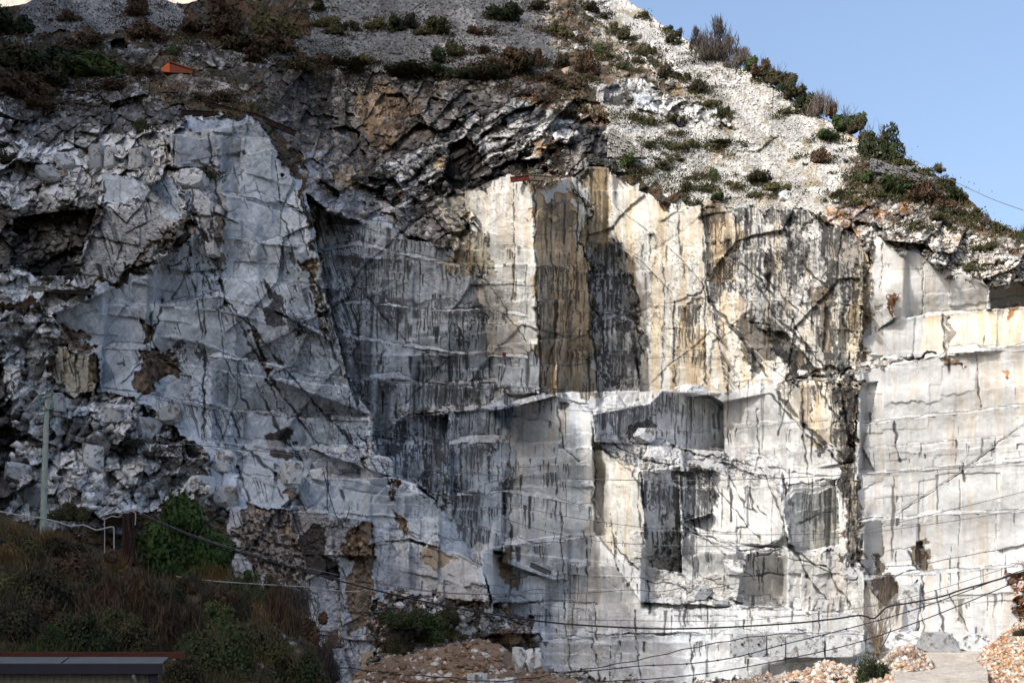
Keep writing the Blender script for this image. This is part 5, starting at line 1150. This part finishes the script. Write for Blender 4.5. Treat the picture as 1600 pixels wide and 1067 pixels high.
def tree(name, label, px, py0, py1, rw, Y, seed, nl, colA, colB, trunk=.12, leaf=.045):
    H = (py0 - py1) / F * Y; R = rw / F * Y
    root = bpy.data.objects.new(name, None); COL.objects.link(root); root.location = P3(px, py0, Y)
    tag(root, label, "tree")
    fm = leaf_mesh("crown", seed, nl, .75, leaf, 0, 26, colA, colB)
    c = link("crown", fm, M_leaf, root); c.scale = (R, R * .8, H * .88); c.location = (0, 0, H * .06)
    r = random.Random(seed); paths = [[(0, 0, -.5), (.1, 0, H * .3), (.05, .1, H * .7)]]; rads = [(trunk, trunk * .3)]
    for k in range(9):
        a = r.uniform(0, 6.28); z0 = H * r.uniform(.1, .5); d = Vector((math.cos(a) * R * .6, math.sin(a) * R * .5, H * .35))
        paths.append([(0.05, 0, z0), tuple(Vector((0, 0, z0)) + d * .5), tuple(Vector((0, 0, z0)) + d)]); rads.append((trunk * .5, trunk * .1))
    tube("trunk", paths, rads, M_twig, root, 5)
    return root
tree("leafy_tree", "big mid green leafy tree growing at the top of the foreground slope", 292, 905, 775, 84, 84, 77, 11000, (.016, .032, .009), (.04, .068, .02))
# bare sapling at the quarry road
root = bpy.data.objects.new("bare_sapling", None); COL.objects.link(root); Ys = 112.0; root.location = P3(1372, 1020, Ys)
tag(root, "bare pale brown sapling with upright twigs in front of the right wall", "tree")
r = random.Random(4); paths = []; rads = []
for k in range(46):
    a = r.uniform(-1, 1); sx = a * 2.6 + r.uniform(-.3, .3); hh = r.uniform(4.0, 8.4) * (1 - .35 * abs(a))
    pts = [Vector((r.uniform(-.3, .3), r.uniform(-.3, .3), 0))]
    for j in range(1, 7):
        t = j / 6; pts.append(Vector((sx * t ** 1.2 + r.uniform(-.1, .1), r.uniform(-1, 1) * t, hh * t)))
    paths.append(pts); rads.append((.028, .008))
    for f in range(7):
        b = pts[r.randint(2, 5)]; d = Vector((r.uniform(-.5, .5), r.uniform(-.3, .3), r.uniform(.3, .9))); paths.append([b, b + d * .5, b + d]); rads.append((.013, .006))
tube("twigs", paths, rads, M_twigp, root, 3)
tube("trunk", [[(0, 0, -.6), (.1, 0, .5), (.2, 0, 1.6)], [(0, 0, -.6), (-.3, 0, .6), (-.7, 0, 2)], [(0, 0, 0), (.5, 0, .8), (1.2, 0, 2.2)]], [(.09, .04)] * 3, M_twig, root, 5)
# twigs hanging in from the right edge
root = bpy.data.objects.new("bare_shrub", None); COL.objects.link(root); root.location = P3(1606, 905, 120)
tag(root, "bare dark shrub leaning in at the right picture edge above the orange bank", "shrub")
c = link("stems", stem_mesh("stems", 31, 22, 1.3, 1.4, .014, 5), M_twig, root); c.scale = (1.8, 1.8, 2.0)

# dry grass and undergrowth on the foreground slope and the hill (too many to count)
def blades(name, pts, label, cat, colf, seed, hmin, hmax, wd):
    r = np.random.default_rng(seed); P = np.array(pts); n = len(P)
    h = r.uniform(hmin, hmax, n); a = r.uniform(0, 6.28, n); ln = r.uniform(.1, .8, n)
    w = np.stack([np.cos(a), np.sin(a), 0 * a], 1) * (wd * r.uniform(.6, 1.4, n))[:, None]
    b = r.uniform(0, 6.28, n); tip = P + np.stack([np.cos(b) * ln * h, np.sin(b) * ln * h, h], 1)
    v = np.stack([P - w, P + w, tip], 1); c = colf(P, r)
    return tag(link(name, mesh_np(name, v.reshape(-1, 3), np.arange(3 * n).reshape(n, 3), np.repeat(c[:, None], 3, 1).reshape(-1, 3)), M_leaf), label, cat, kind="stuff")
r = np.random.default_rng(8); pts = []
cxs = r.uniform(-60, 520, 1000); cys = r.uniform(800, 1090, 1000)
for x, y in zip(cxs, cys):
    if y < slopeY.top(x) + 2: continue
    Y0 = slopeY(x, y); c0 = P3(x, y, Y0)
    for k in range(26):
        pts.append((c0.x + r.normal() * .35, c0.y + r.normal() * .35 - .1, c0.z + r.normal() * .15 - .1))
def gcol(P, r):
    t = fbm(P[:, 0] / 3, P[:, 2] / 1.5, 5, 3)[:, None]; u = r.random((len(P), 1))
    return (np.array((.026, .026, .014)) * (1 - t) + np.array((.10, .073, .035)) * t) * (.5 + .9 * u)
blades("undergrowth", pts, "dark dry grass and undergrowth covering the foreground slope", "undergrowth", gcol, 3, .2, .8, .028)
# tan grass tufts
tp = []
for x, y, s in ((88, 858, 26), (72, 850, 16), (404, 975, 16), (395, 968, 10), (150, 900, 16), (330, 905, 20), (180, 892, 16), (20, 840, 24), (10, 880, 24)):
    Y0 = slopeF(x, y)
    for k in range(500):
        c0 = P3(x + r.normal() * s * .6, y + r.normal() * s * .35, Y0 - .8); tp.append(tuple(c0))
blades("dry_grass", tp, "pale tan dry grass tufts standing out on the foreground slope", "grass", lambda P, r: np.array((.20, .13, .055)) * r.uniform(.4, 1.3, (len(P), 1)), 4, .4, 1.2, .018)
hp = []
for k in range(5200):
    x = r.uniform(0, 1600); y = r.uniform(0, 430)
    if y < np.interp(x, [p[0] for p in SKYL], [p[1] for p in SKYL]) + 3: continue
    cl_ = cls_at(x, y)
    if cl_ == HILL or (cl_ == SCREE and 840 < x < 1150 and fbm(np.array([x / 25]), np.array([y / 16]), 157, 3)[0] > .56) or (cl_ == ROCKY and r.random() < .12 and y < 320):
        c0 = on(x, y, .3)
        for j in range(9): hp.append((c0.x + r.normal() * .5, c0.y + r.normal() * .4, c0.z + r.normal() * .15 - .1))
def hcol(P, r):
    t = fbm(P[:, 0] / 9, P[:, 2] / 6, 5, 3)[:, None]; lit = (P[:, 0:1] > 8)
    return (np.array((.05, .045, .022)) * (1 - t) + np.array((.105, .06, .03)) * t) * (.6 + .8 * r.random((len(P), 1)))
blades("hill_grass", hp, "brown and olive grass tufts growing over the hillside and between the stones", "grass", hcol, 5, .4, 1.1, .10)

r = np.random.default_rng(17); sv, sc_ = [], []
BASES = [(px, py + rh * .5, rw, kd) for z_ in ZONES for (px, py, rw, rh, kd) in z_[2]]
k = 0
while k < 2600:
    x = r.uniform(0, 1560); y = r.uniform(5, 340); near = None
    if k > 1500:
        near = BASES[r.integers(len(BASES))]; x = near[0] + r.normal() * near[2] * 1.2; y = near[1] + r.normal() * near[2] * .35 + 2
    if y < np.interp(x, [p[0] for p in SKYL], [p[1] for p in SKYL]) + 3: continue
    n_ = fbm(np.array([x / 60]), np.array([y / 26]), 191, 3)[0]; cl_ = cls_at(x, y)
    want = (cl_ == HILL and n_ > .42) or (x < 560 and y < 175 and n_ > .44) or (480 < x < 900 and 80 < y < 150 and n_ > .42) or (cl_ == SCREE and x < 900 and n_ > .60) or (cl_ == SCREE and 900 < x < 1120 and n_ > .55)
    k += 1
    if near is not None: want = 0 < x < 1590
    if not want: continue
    c0 = np.array(on(x, y, .5)); n = 60; sz = r.uniform(.7, 2.0) if near is None else r.uniform(.4, 1.1)
    p = c0 + r.normal(size=(n, 3)) * np.array((sz, sz * .6, sz * .38)); p[:, 2] += .2 * sz
    u = r.normal(size=(n, 3)); u /= np.linalg.norm(u, axis=1)[:, None]; w = np.cross(u, r.normal(size=(n, 3))); w /= np.linalg.norm(w, axis=1)[:, None]
    L = r.uniform(.12, .3, (n, 1)); sv.append(np.stack([p - u * L, p + w * L * .5, p + u * L, p - w * L * .5], 1))
    t = r.random(); a_, b_2 = ((.03, .034, .016), (.07, .07, .03)) if (t < .4 or x > 900) else ((.04, .026, .018), (.085, .052, .032))
    q_ = r.random((n, 1)); cc_ = np.array(a_) * (1 - q_) + np.array(b_2) * q_; sc_.append(np.repeat(cc_[:, None], 4, 1))
sv = np.concatenate(sv).reshape(-1, 3); sc_ = np.concatenate(sc_).reshape(-1, 3)
tag(link("low_scrub", mesh_np("low_scrub", sv, np.arange(len(sv)).reshape(-1, 4), sc_), M_leaf), "low brown and olive scrub creeping over the upper hillside between the bushes", "scrub", kind="stuff")

# ---------------------------------------------------------------- made things
M_rust = mat_node("rusty_steel", (.045, .014, .009), rough=.85, var=.4, scale=3, bump=.2, bdist=.02)
M_rustd = mat_node("dark_rusty_steel", (.014, .007, .007), rough=.85, var=.4, scale=3, bump=.2, bdist=.02)
M_rustr = mat_node("red_primer_steel", (.085, .016, .012), rough=.8, var=.3, scale=3, bump=.1, bdist=.02)
M_wood = mat_node("weathered_timber", (.17, .16, .145), rough=.9, var=.3, scale=4, bump=.3, bdist=.02)
M_orange = mat_node("orange_sheet", (.62, .12, .03), rough=.6, var=.15, scale=2, bump=.1, bdist=.02)
M_orange2 = mat_node("rusty_sheet", (.20, .05, .025), rough=.7, var=.3, scale=2, bump=.1, bdist=.02)
M_pole = mat_node("pole_concrete", (.30, .34, .30), rough=.9, var=.25, scale=3, bump=.2, bdist=.01)
M_ins = mat_node("insulator_glass", (.10, .22, .20), rough=.3, var=.1, bump=0, spec=.5)
M_steel = mat_node("galvanised_steel", (.25, .27, .27), rough=.5, var=.2, bump=0, metal=.4)
M_blk = mat_node("black_cable", (.012, .012, .013), rough=.6, var=.1, bump=0)
M_wht = mat_node("white_cable", (.30, .30, .29), rough=.6, var=.1, bump=0)
M_gry = mat_node("grey_cable", (.10, .10, .105), rough=.6, var=.1, bump=0)
def boxm(name, dims, mat, parent=None, loc=(0, 0, 0), rot=(0, 0, 0), bev=.02):
    bm = bmesh.new(); bmesh.ops.create_cube(bm, size=1)
    for v in bm.verts: v.co = Vector((v.co.x * dims[0], v.co.y * dims[1], v.co.z * dims[2]))
    if bev: bmesh.ops.bevel(bm, geom=bm.edges[:], offset=min(bev, min(dims) * .2), segments=1, affect='EDGES')
    me = bpy.data.meshes.new(name); bm.to_mesh(me); bm.free()
    o = link(name, me, mat, parent); o.location = loc; o.rotation_euler = rot
    return o
def beam(name, label, a, b, hpx, mats, posts=0, fwd=1.2, cat="steel beam"):
    """a retaining I-beam between two picture points, with web, two flanges and short posts"""
    A = on(*a, fwd); Bq = on(*b, fwd)
    Ym = min(A.y, Bq.y); A = P3(a[0], a[1], Ym); Bq = P3(b[0], b[1], Ym + .5)
    h = hpx / F * Ym; L = (Bq - A).length
    root = bpy.data.objects.new(name, None); COL.objects.link(root); root.location = A
    d = (Bq - A).normalized(); root.rotation_euler = (0, -math.atan2(d.z, math.hypot(d.x, d.y)), math.atan2(d.y, d.x))
    tag(root, label, cat)
    boxm("web", (L, .12, h * .8), mats[0], root, (L / 2, 0, -h / 2))
    boxm("flange", (L, .42, h * .1), mats[0], root, (L / 2, 0, -h * .05)); boxm("flange", (L, .42, h * .1), mats[0], root, (L / 2, 0, -h * .95))
    for k in range(posts): boxm("stiffener", (.12, .34, h * .78), mats[0], root, (L * (k + .5) / posts, -.02, -h / 2))
    return root
beam("retaining_beam", "short dark rusty retaining beam along the top of the blue grey slab at left", (283, 172), (352, 176), 8, [M_rustd], 6, 2.5)
beam("retaining_beam", "long dark rusty beam sloping down right from the top of the left buttress", (322, 158), (398, 178), 9, [M_rustd], 6, 2.5)
beam("retaining_beam", "lower dark rusty beam continuing down the slope towards the dark cliff", (392, 174), (464, 205), 9, [M_rustd], 6, 2.5)
beam("retaining_beam", "red painted steel beam lying on top of the white pillar", (797, 277), (826, 274), 8, [M_rustr], 2, 3)
beam("retaining_beam", "weathered brown beam on top of the brown stained pillar, right of the red one", (827, 273), (886, 277), 9, [mat_node("brown_beam", (.10, .085, .07), var=.3)], 4, 2.0)
beam("timber_beam", "grey weathered timber beam lying across the pale ledge under the dark overhang", (44, 447), (148, 455), 6, [M_wood], 0, 1.0, "timber beam")
beam("steel_rail", "thin grey rail lying on the flat ledge above the row of blocks in the centre", (830, 878), (862, 892), 8, [mat_node("rail_steel", (.06, .065, .07))], 0, .5, "steel rail")
# orange hut
root = bpy.data.objects.new("sheet_metal_hut", None); COL.objects.link(root); Yh = depth(275, 112) - 2.5; root.location = P3(252, 112, Yh)
tag(root, "small orange sheet metal hut with a long rusty side on the upper left hillside", "hut")
kx = Yh / F
def polyprism(name, pts, y0, y1, mat, parent):
    bm = bmesh.new(); a = [bm.verts.new((x, y0, z)) for x, z in pts]; b = [bm.verts.new((x, y1, z)) for x, z in pts]
    bm.faces.new(a); bm.faces.new(b[::-1])
    for i in range(len(pts)): bm.faces.new((a[i], b[i], b[(i + 1) % len(pts)], a[(i + 1) % len(pts)]))
    bmesh.ops.recalc_face_normals(bm, faces=bm.faces[:])
    me = bpy.data.meshes.new(name); bm.to_mesh(me); bm.free(); return link(name, me, mat, parent)
polyprism("front_wall", [(0, 5 * kx), (1 * kx, 0), (13 * kx, -1 * kx), (13 * kx, 14 * kx), (11 * kx, 14.5 * kx)], 0, 1.6, M_orange, root)
polyprism("side_wall", [(13 * kx, -1 * kx), (48 * kx, -2 * kx), (50 * kx, 2 * kx), (42 * kx, 5 * kx), (13 * kx, 13 * kx)], .15, 1.9, M_orange2, root)
polyprism("roof", [(10 * kx, 14.4 * kx), (13 * kx, 14.2 * kx), (50 * kx, 2.6 * kx), (50 * kx, 3.6 * kx), (13 * kx, 15.4 * kx), (10 * kx, 15.5 * kx)], -.1, 2.1, M_orange2, root)
# red box on a ledge
root = bpy.data.objects.new("red_box", None); COL.objects.link(root); root.location = on(788, 557, .5)
tag(root, "tiny red metal box on a ledge at the shade edge of the central wall", "box")
boxm("box_body", (.55, .5, .5), M_rustr, root, (0, 0, .28)); boxm("lid", (.76, .56, .06), M_rustr, root, (0, 0, .585))
# dry-stone walls
M_drystone = mat_node("dry_stone", (.27, .265, .25), rough=.95, var=.35, scale=1.5, bump=.5, bdist=.1, objvar=0)
def stone_wall(label, quad, rows, colsn, seed, mat, parts=False):
    """quad: picture corners TL, TR, BR, BL; courses of individual rough stones in one masonry mesh plus a coping course"""
    Yq = min(depth(x, y) for x, y in quad) - .6
    rr = random.Random(seed); root = bpy.data.objects.new("dry_stone_wall", None); COL.objects.link(root)
    base = P3(*quad[3], Yq); root.location = base; tag(root, label, "stone wall")
    for nm, r0, r1 in (("masonry", 1, rows), ("coping", 0, 1)):
        bm = bmesh.new()
        for i in range(r0, r1):
            x = -rr.random() * .5 / colsn; v0 = i / rows; v1 = (i + 1) / rows
            while x < 1:
                w = rr.uniform(.6, 1.5) / colsn; a0 = max(x, 0); a1 = min(x + w, 1)
                if a1 - a0 > .005:
                    def pt(u, v):
                        tx = quad[0][0] * (1 - u) + quad[1][0] * u; ty = quad[0][1] * (1 - u) + quad[1][1] * u
                        bx = quad[3][0] * (1 - u) + quad[2][0] * u; by = quad[3][1] * (1 - u) + quad[2][1] * u
                        return P3(tx * (1 - v) + bx * v, ty * (1 - v) + by * v, Yq) - base
                    g = .06; c = [pt(a0, v0), pt(a1, v0), pt(a1, v1), pt(a0, v1)]; m = sum(c, Vector()) / 4
                    c = [m + (p - m) * .80 for p in c]; pr = rr.uniform(-.3, .3)
                    f = [bm.verts.new(p + Vector((rr.uniform(-.03, .03), pr + rr.uniform(-.05, .05), rr.uniform(-.03, .03)))) for p in c]
                    bk = [bm.verts.new(p + Vector((0, 1.2, 0))) for p in c]
                    bm.faces.new(f[::-1])
                    for k in range(4): bm.faces.new((f[k], f[(k + 1) % 4], bk[(k + 1) % 4], bk[k]))
                x += w
        # dark core behind the joints
        me = bpy.data.meshes.new(nm); bm.to_mesh(me); bm.free(); link(nm, me, mat, root)
    return root
stone_wall("pale dry stone wall holding the scree above the recess right of the dark cliff", [(952, 204), (985, 222), (1012, 246), (948, 246)], 9, 12, 3, M_drystone)
stone_wall("grey dry stone wall running down from the dark round bush on the ridge", [(1362, 246), (1440, 274), (1448, 286), (1362, 268)], 5, 22, 5, mat_node("grey_dry_stone", (.15, .15, .155), rough=.95, var=.4, scale=1.5, bump=.4, bdist=.1))

# utility pole
Yp = 84.0; root = bpy.data.objects.new("utility_pole", None); COL.objects.link(root); root.location = P3(67, 822, Yp)
tag(root, "grey green concrete utility pole with insulators at the left", "utility pole")
kp = Yp / F; Hp = 204 * kp
tube("shaft", [[(0, 0, -1), (2 * kp, 0, Hp * .3), (5 * kp, 0, Hp * .75), (7 * kp, 0, Hp)]], [(5.4 * kp, 3.3 * kp)], M_pole, root, 14)
for k, (z, l, tl) in enumerate(((Hp * .985, 9, .1), (Hp * .905, 9, -.12), (Hp * .89, 8, .16))):
    a = tube("crossarm", [[(7 * kp - l * 1.2 * kp, -.2, z - tl), (7 * kp + l * 1.1 * kp, -.2, z + tl)]], [(.05, .05)], M_steel, root, 6)
    for s in (-1, 1):
        x = 7 * kp + s * l * kp; paths = []
        bm = bmesh.new()
        for q in range(3): bmesh.ops.create_cone(bm, cap_ends=True, segments=10, radius1=.12, radius2=.07, depth=.07, matrix=Matrix.Translation((x, -.2, z + s * tl + .10 + .08 * q)))
        me = bpy.data.meshes.new("insulator"); bm.to_mesh(me); bm.free(); link("insulator", me, M_ins, root)
for z in (Hp * .62, Hp * .28): tube("pole_band", [[(3.5 * kp, 0, z), (3.6 * kp, 0, z + .12)]], [(4.6 * kp, 4.6 * kp)], M_steel, root, 12)

# cables
def cable(label, pts, Y, wpx, mat, name="cable", group="overhead cables crossing the quarry", wav=0, knots=0, seed=0, Y2=None):
    xs = [p[0] for p in pts]; n = max(int((xs[-1] - xs[0]) / 8), 3)
    # smooth interpolation through the points
    P = []
    m = len(pts)
    for i in range(m - 1):
        p0 = pts[max(i - 1, 0)]; p1 = pts[i]; p2 = pts[i + 1]; p3 = pts[min(i + 2, m - 1)]
        k = max(int(math.hypot(p2[0] - p1[0], p2[1] - p1[1]) / 7), 2)
        for j in range(k + (i == m - 2)):
            t = j / k
            f = lambda a, b, c, d: .5 * (2 * b + (c - a) * t + (2 * a - 5 * b + 4 * c - d) * t * t + (3 * b - a - 3 * c + d) * t ** 3)
            P.append((f(p0[0], p1[0], p2[0], p3[0]), f(p0[1], p1[1], p2[1], p3[1])))
    r = random.Random(seed); pth = []
    Yb_ = Y if Y2 is None else Y2
    for i, (x, y) in enumerate(P):
        t = i / (len(P) - 1); yy = y + wav * math.sin(i * .9 + seed)
        pth.append(P3(x, yy, Y + (Yb_ - Y) * t))
    rad = wpx / 2 / F * (Y + Yb_) / 2
    root = bpy.data.objects.new(name, None); COL.objects.link(root); root.location = pth[0]
    tag(root, label, "cable", group)
    tube("wire", [[p - pth[0] for p in pth]], [(rad, rad)], mat, root, 5)
    if knots:
        bm = bmesh.new()
        for i in range(2, len(pth) - 1, knots):
            bmesh.ops.create_icosphere(bm, subdivisions=1, radius=rad * 2.3, matrix=Matrix.Translation(pth[i] - pth[0]))
        me = bpy.data.meshes.new("clips"); bm.to_mesh(me); bm.free(); link("clips", me, mat, root)
    return root
cable("thick black cable sagging from the dead trunk across the whole lower picture", [(213, 802), (300, 838), (400, 870), (560, 915), (700, 947), (850, 971), (1000, 981), (1100, 981), (1230, 974), (1300, 967), (1345, 961), (1366, 966), (1386, 948), (1420, 942), (1470, 932), (1500, 922), (1560, 905), (1600, 893), (1640, 882)], 78, 2.8, M_blk)
cable("pale thin cable running just above the thick black one from the dead trunk", [(213, 798), (300, 835), (400, 866), (520, 896), (640, 920), (760, 928), (900, 925)], 78.5, 1.2, M_gry)
cable("white wavy cable from the left edge to the cable post", [(-30, 796), (0, 799), (30, 805), (60, 809), (90, 815), (110, 822), (130, 820), (150, 828), (165, 825), (175, 823), (178, 828), (178, 868)], 80, 2.6, M_wht, group="white cables on the foreground slope")
cable("short white cable looping from the thin post over the dead trunk", [(163, 812), (175, 806), (186, 808), (194, 799), (205, 798), (212, 802), (211, 820)], 80, 1.8, M_wht, group="white cables on the foreground slope")
cable("white cable hanging low across the rock rib below the thick black cable", [(275, 900), (330, 907), (400, 912), (470, 916), (495, 918), (520, 922), (560, 924), (575, 918)], 80, 1.5, M_wht, group="white cables on the foreground slope")
cable("thin wire crossing the quarry just below the wide central ledge", [(250, 690), (420, 706), (600, 728), (800, 744), (1000, 750), (1150, 749), (1300, 743), (1450, 735), (1600, 722), (1640, 718)], 95, 1.2, M_gry)
cable("upper thin wire across the black streaked recess", [(540, 700), (700, 760), (850, 800), (1000, 823), (1130, 834), (1260, 834), (1340, 830), (1450, 805), (1600, 768), (1640, 758)], 95, 1.0, M_gry)
cable("lower thin wire across the foot of the black streaked recess", [(600, 735), (760, 800), (900, 840), (1050, 852), (1200, 851), (1350, 833), (1480, 815), (1600, 796), (1640, 790)], 95, 1.0, M_gry)
cable("festooned wire with small clips hanging below the streaked recess", [(560, 905), (700, 926), (800, 926), (840, 920), (880, 926), (930, 925), (985, 921), (1030, 924), (1070, 918), (1100, 921), (1180, 905)], 96, 1.1, M_gry, knots=4)
cable("festooned wire with clips across the right hand wall", [(1340, 888), (1380, 885), (1420, 883), (1450, 880), (1475, 874), (1510, 868), (1540, 862), (1570, 858), (1600, 850), (1640, 842)], 96, 1.3, M_gry, knots=4)
cable("thin wire rising to the right above the thick cable on the right wall", [(900, 968), (1100, 970), (1200, 966), (1350, 948), (1450, 925), (1600, 878), (1640, 866)], 92, 1.0, M_gry)
cable("dark clipped wire rising under the thick cable towards the right", [(860, 1050), (930, 1047), (1000, 1040), (1080, 1036), (1150, 1026), (1230, 1005), (1350, 975), (1450, 945), (1580, 897), (1640, 876)], 92, 1.7, M_blk, knots=7)
cable("lowest dark wire rising from the mound to the orange bank", [(940, 1064), (1020, 1060), (1100, 1052), (1200, 1035), (1330, 1006), (1450, 965), (1580, 912), (1640, 886)], 92, 1.7, M_blk)
cable("wavy dark wire in front of the earth mound at the bottom", [(508, 1042), (560, 1045), (600, 1050), (640, 1054), (700, 1058), (760, 1064), (820, 1060), (900, 1048), (1000, 1030), (1080, 1012), (1180, 994), (1260, 988)], 86, 1.6, M_blk, wav=.8)
cable("thin sky wire coming down from the round dark bush to the right edge", [(1400, 236), (1450, 262), (1500, 288), (1550, 311), (1600, 329), (1640, 343)], 200, 1.0, M_gry, Y2=150)
cable("faint wire slanting down across the right white wall", [(1640, 640), (1560, 690), (1500, 735), (1440, 775), (1390, 803)][::-1], 165, .8, M_gry)
cable("loop of thin black hose hanging on the lower left bench", [(505, 735), (515, 775), (525, 805), (535, 818), (545, 800), (545, 790)], 148, 1.3, M_blk)
# cable posts
for px, p0, p1, lb in ((163.5, 860, 812, "thin white cable post left of the dead trunk"), (529, 700, 672, "thin dark iron rod standing on the left bench above the upright slab"), (508, 1067, 1034, "dark fence post at the foot of the rock rib by the mound")):
    dk = px > 200; Yq = 80 if px < 200 else (86 if px < 515 else depth(529, 700) - .8)
    root = bpy.data.objects.new("post", None); COL.objects.link(root); root.location = P3(px, p0, Yq); tag(root, lb, "post")
    H_ = (p0 - p1) / F * Yq
    tube("shaft", [[(0, 0, -.3), (0, 0, H_)]], [(.035, .03)], M_blk if dk else M_wht, root, 6)
    tube("cap", [[(0, 0, H_), (0, 0, H_ + .05)]], [(.05, .05)], M_blk if dk else M_wht, root, 6)
# dead trunk wrapped in vines
root = bpy.data.objects.new("dead_tree", None); COL.objects.link(root); Yd = 83.0; root.location = P3(201, 880, Yd)
tag(root, "dark reddish dead tree trunk wrapped in vines beside the cable posts", "tree")
kd_ = Yd / F; r = random.Random(9); hh = 78 * kd_
tube("stump", [[(0, 0, -.3), (.05, 0, hh * .5), (-.02, 0, hh)]], [(9 * kd_, 7 * kd_)], M_rustd, root, 12)
paths = []; rads = []
for k in range(34):
    a = r.uniform(0, 6.28); tw = r.uniform(-2, 2); rr_ = 10 * kd_
    paths.append([(math.cos(a + tw * t) * rr_ * (1 - .2 * t) + r.uniform(-.03, .03), math.sin(a + tw * t) * rr_, hh * t * r.uniform(.97, 1.04)) for t in [i / 9 for i in range(10)]]); rads.append((.035, .02))
tube("vines", paths, rads, mat_node("vine_bark", (.055, .028, .022), var=.3), root, 4)
# leaning stick
root = bpy.data.objects.new("dead_branch", None); COL.objects.link(root); root.location = P3(221, 893, 74); tag(root, "thin pale dead branch leaning on the foreground slope", "branch")
tube("stem", [[(0, 0, 0), (.45, -.1, -.8), (.9, -.2, -1.6), (1.7, -.3, -3.2)]], [(.025, .012)], M_twigp, root, 5); tube("twig", [[(.2, 0, -.35), (-.15, 0, -.1)], [(.45, -.1, -.8), (.8, 0, -.5)]], [(.012, .006)] * 2, M_twigp, root, 4)

# shed at the bottom left
M_panel = mat_node("ribbed_panel", (.17, .165, .14), rough=.7, var=.12, scale=2, bump=.1, bdist=.01)
M_navy = mat_node("navy_fascia", (.012, .012, .022), rough=.5, var=.3, bump=.05, bdist=.01)
M_flash = mat_node("roof_flashing", (.07, .078, .085), rough=.5, var=.3, scale=3, bump=.05, bdist=.01)
Yw = 26.0; kw = Yw / F
root = bpy.data.objects.new("shed", None); COL.objects.link(root); root.location = P3(120, 1036, Yw); tag(root, "pale panelled shed with navy fascia at the bottom left corner", "shed")
def X(px): return (px - 120) * kw
bmr = bmesh.new()
x = X(-700); 
prof = []
while x < X(230): prof += [(x, 0), (x + .10, 0), (x + .115, .02), (x + .135, .02)]; x += .15
prof = [p for p in prof if p[0] < X(230)] + [(X(230), 0)]
va = [bmr.verts.new((p[0], .22 + p[1], -15 * kw)) for p in prof]; vb = [bmr.verts.new((p[0], .22 + p[1], -3.4)) for p in prof]
for i in range(len(prof) - 1): bmr.faces.new((va[i], vb[i], vb[i + 1], va[i + 1]))
me = bpy.data.meshes.new("wall"); bmr.to_mesh(me); bmr.free(); link("wall", me, M_panel, root)
boxm("side_wall", (.1, 4, 3.2), M_panel, root, (X(229) - .72, 2.25, -1.8), (0, 0, math.radians(17)))
boxm("fascia", (X(255) - X(-700), .14, 17 * kw), M_navy, root, ((X(255) + X(-700)) / 2, 0, -8.2 * kw), bev=.01)
nseg = 6; L = (X(254) - X(-700)) / nseg * .998
for k in range(nseg):
    boxm("flashing", (L - .04, .55, .035), M_flash, root, (X(-700) + (k + .5) * (X(254) - X(-700)) / nseg, .25, 3.2 * kw), (math.radians(13), 0, 0), .008)
polyprism_roof = [(X(-700), .3), (X(252), .3), (X(252) - 1.2, 4.0), (X(-700), 4.0)]
bmr = bmesh.new(); ra = [bmr.verts.new((x, y, -.02)) for x, y in polyprism_roof]; rb = [bmr.verts.new((x, y, .04)) for x, y in polyprism_roof]
bmr.faces.new(ra[::-1]); bmr.faces.new(rb)
for i in range(4): bmr.faces.new((ra[i], ra[(i + 1) % 4], rb[(i + 1) % 4], rb[i]))
me = bpy.data.meshes.new("roof"); bmr.to_mesh(me); bmr.free(); link("roof", me, M_navy, root)
boxm("corner_post", (15 * kw, .12, 3.2), M_navy, root, (X(238), .1, -16 * kw - 1.6))
tube("downpipe", [[(X(209), .0, -16 * kw), (X(209), -.02, -22 * kw), (X(210), .05, -26 * kw), (X(210), .08, -3.2)]], [(2.9 * kw, 2.9 * kw)], M_steel, root, 12)
root = bpy.data.objects.new("rusty_board", None); COL.objects.link(root); root.location = P3(-250, 1024, 29); tag(root, "long dark red rusty steel edge running behind the shed roof", "steel edge")
Lr = 540 * 29 / F
boxm("web", (Lr, .05, 9.5 * 29 / F), M_rust, root, (Lr / 2, 0, 0)); boxm("flange", (Lr, .16, .02), M_rust, root, (Lr / 2, .06, 5.2 * 29 / F))

# far sunlit scree ridge seen over the top left edge
fx_ = np.linspace(-700, 900, 160); ty_ = np.interp(fx_, [-700, 0, 30, 90, 200, 260, 300, 350, 420, 520, 900], [-40, -6, -14, -30, -22, -14, -16, -20, -14, -30, -60]) + (fbm(fx_ / 30, fx_ * 0, 3, 4) - .5) * 8
tr = np.linspace(0, 1, 60); PXf = np.repeat(fx_[None], 60, 0); PYf = ty_[None] + tr[:, None] * 110; Yf_ = 560 - 150 * tr[:, None] + (fbm(PXf / 30, PYf / 30, 7, 5) - .5) * 30
cf = np.array((.36, .33, .28))[None, None] * (.7 + .6 * fbm(PXf / 9, PYf / 9, 8, 4))[..., None]
ii = np.arange(PXf.size).reshape(PXf.shape)
q = np.stack([ii[:-1, :-1].ravel(), ii[1:, :-1].ravel(), ii[1:, 1:].ravel(), ii[:-1, 1:].ravel()], 1)
tag(link("far_hillside", mesh_np("far_hillside", np.stack([((PXf - 800) / F * Yf_).ravel(), Yf_.ravel(), ((HOR - PYf) / F * Yf_).ravel()], 1), q, cf.reshape(-1, 3)), M_scree), kind="structure")
#@END_OBJECTS
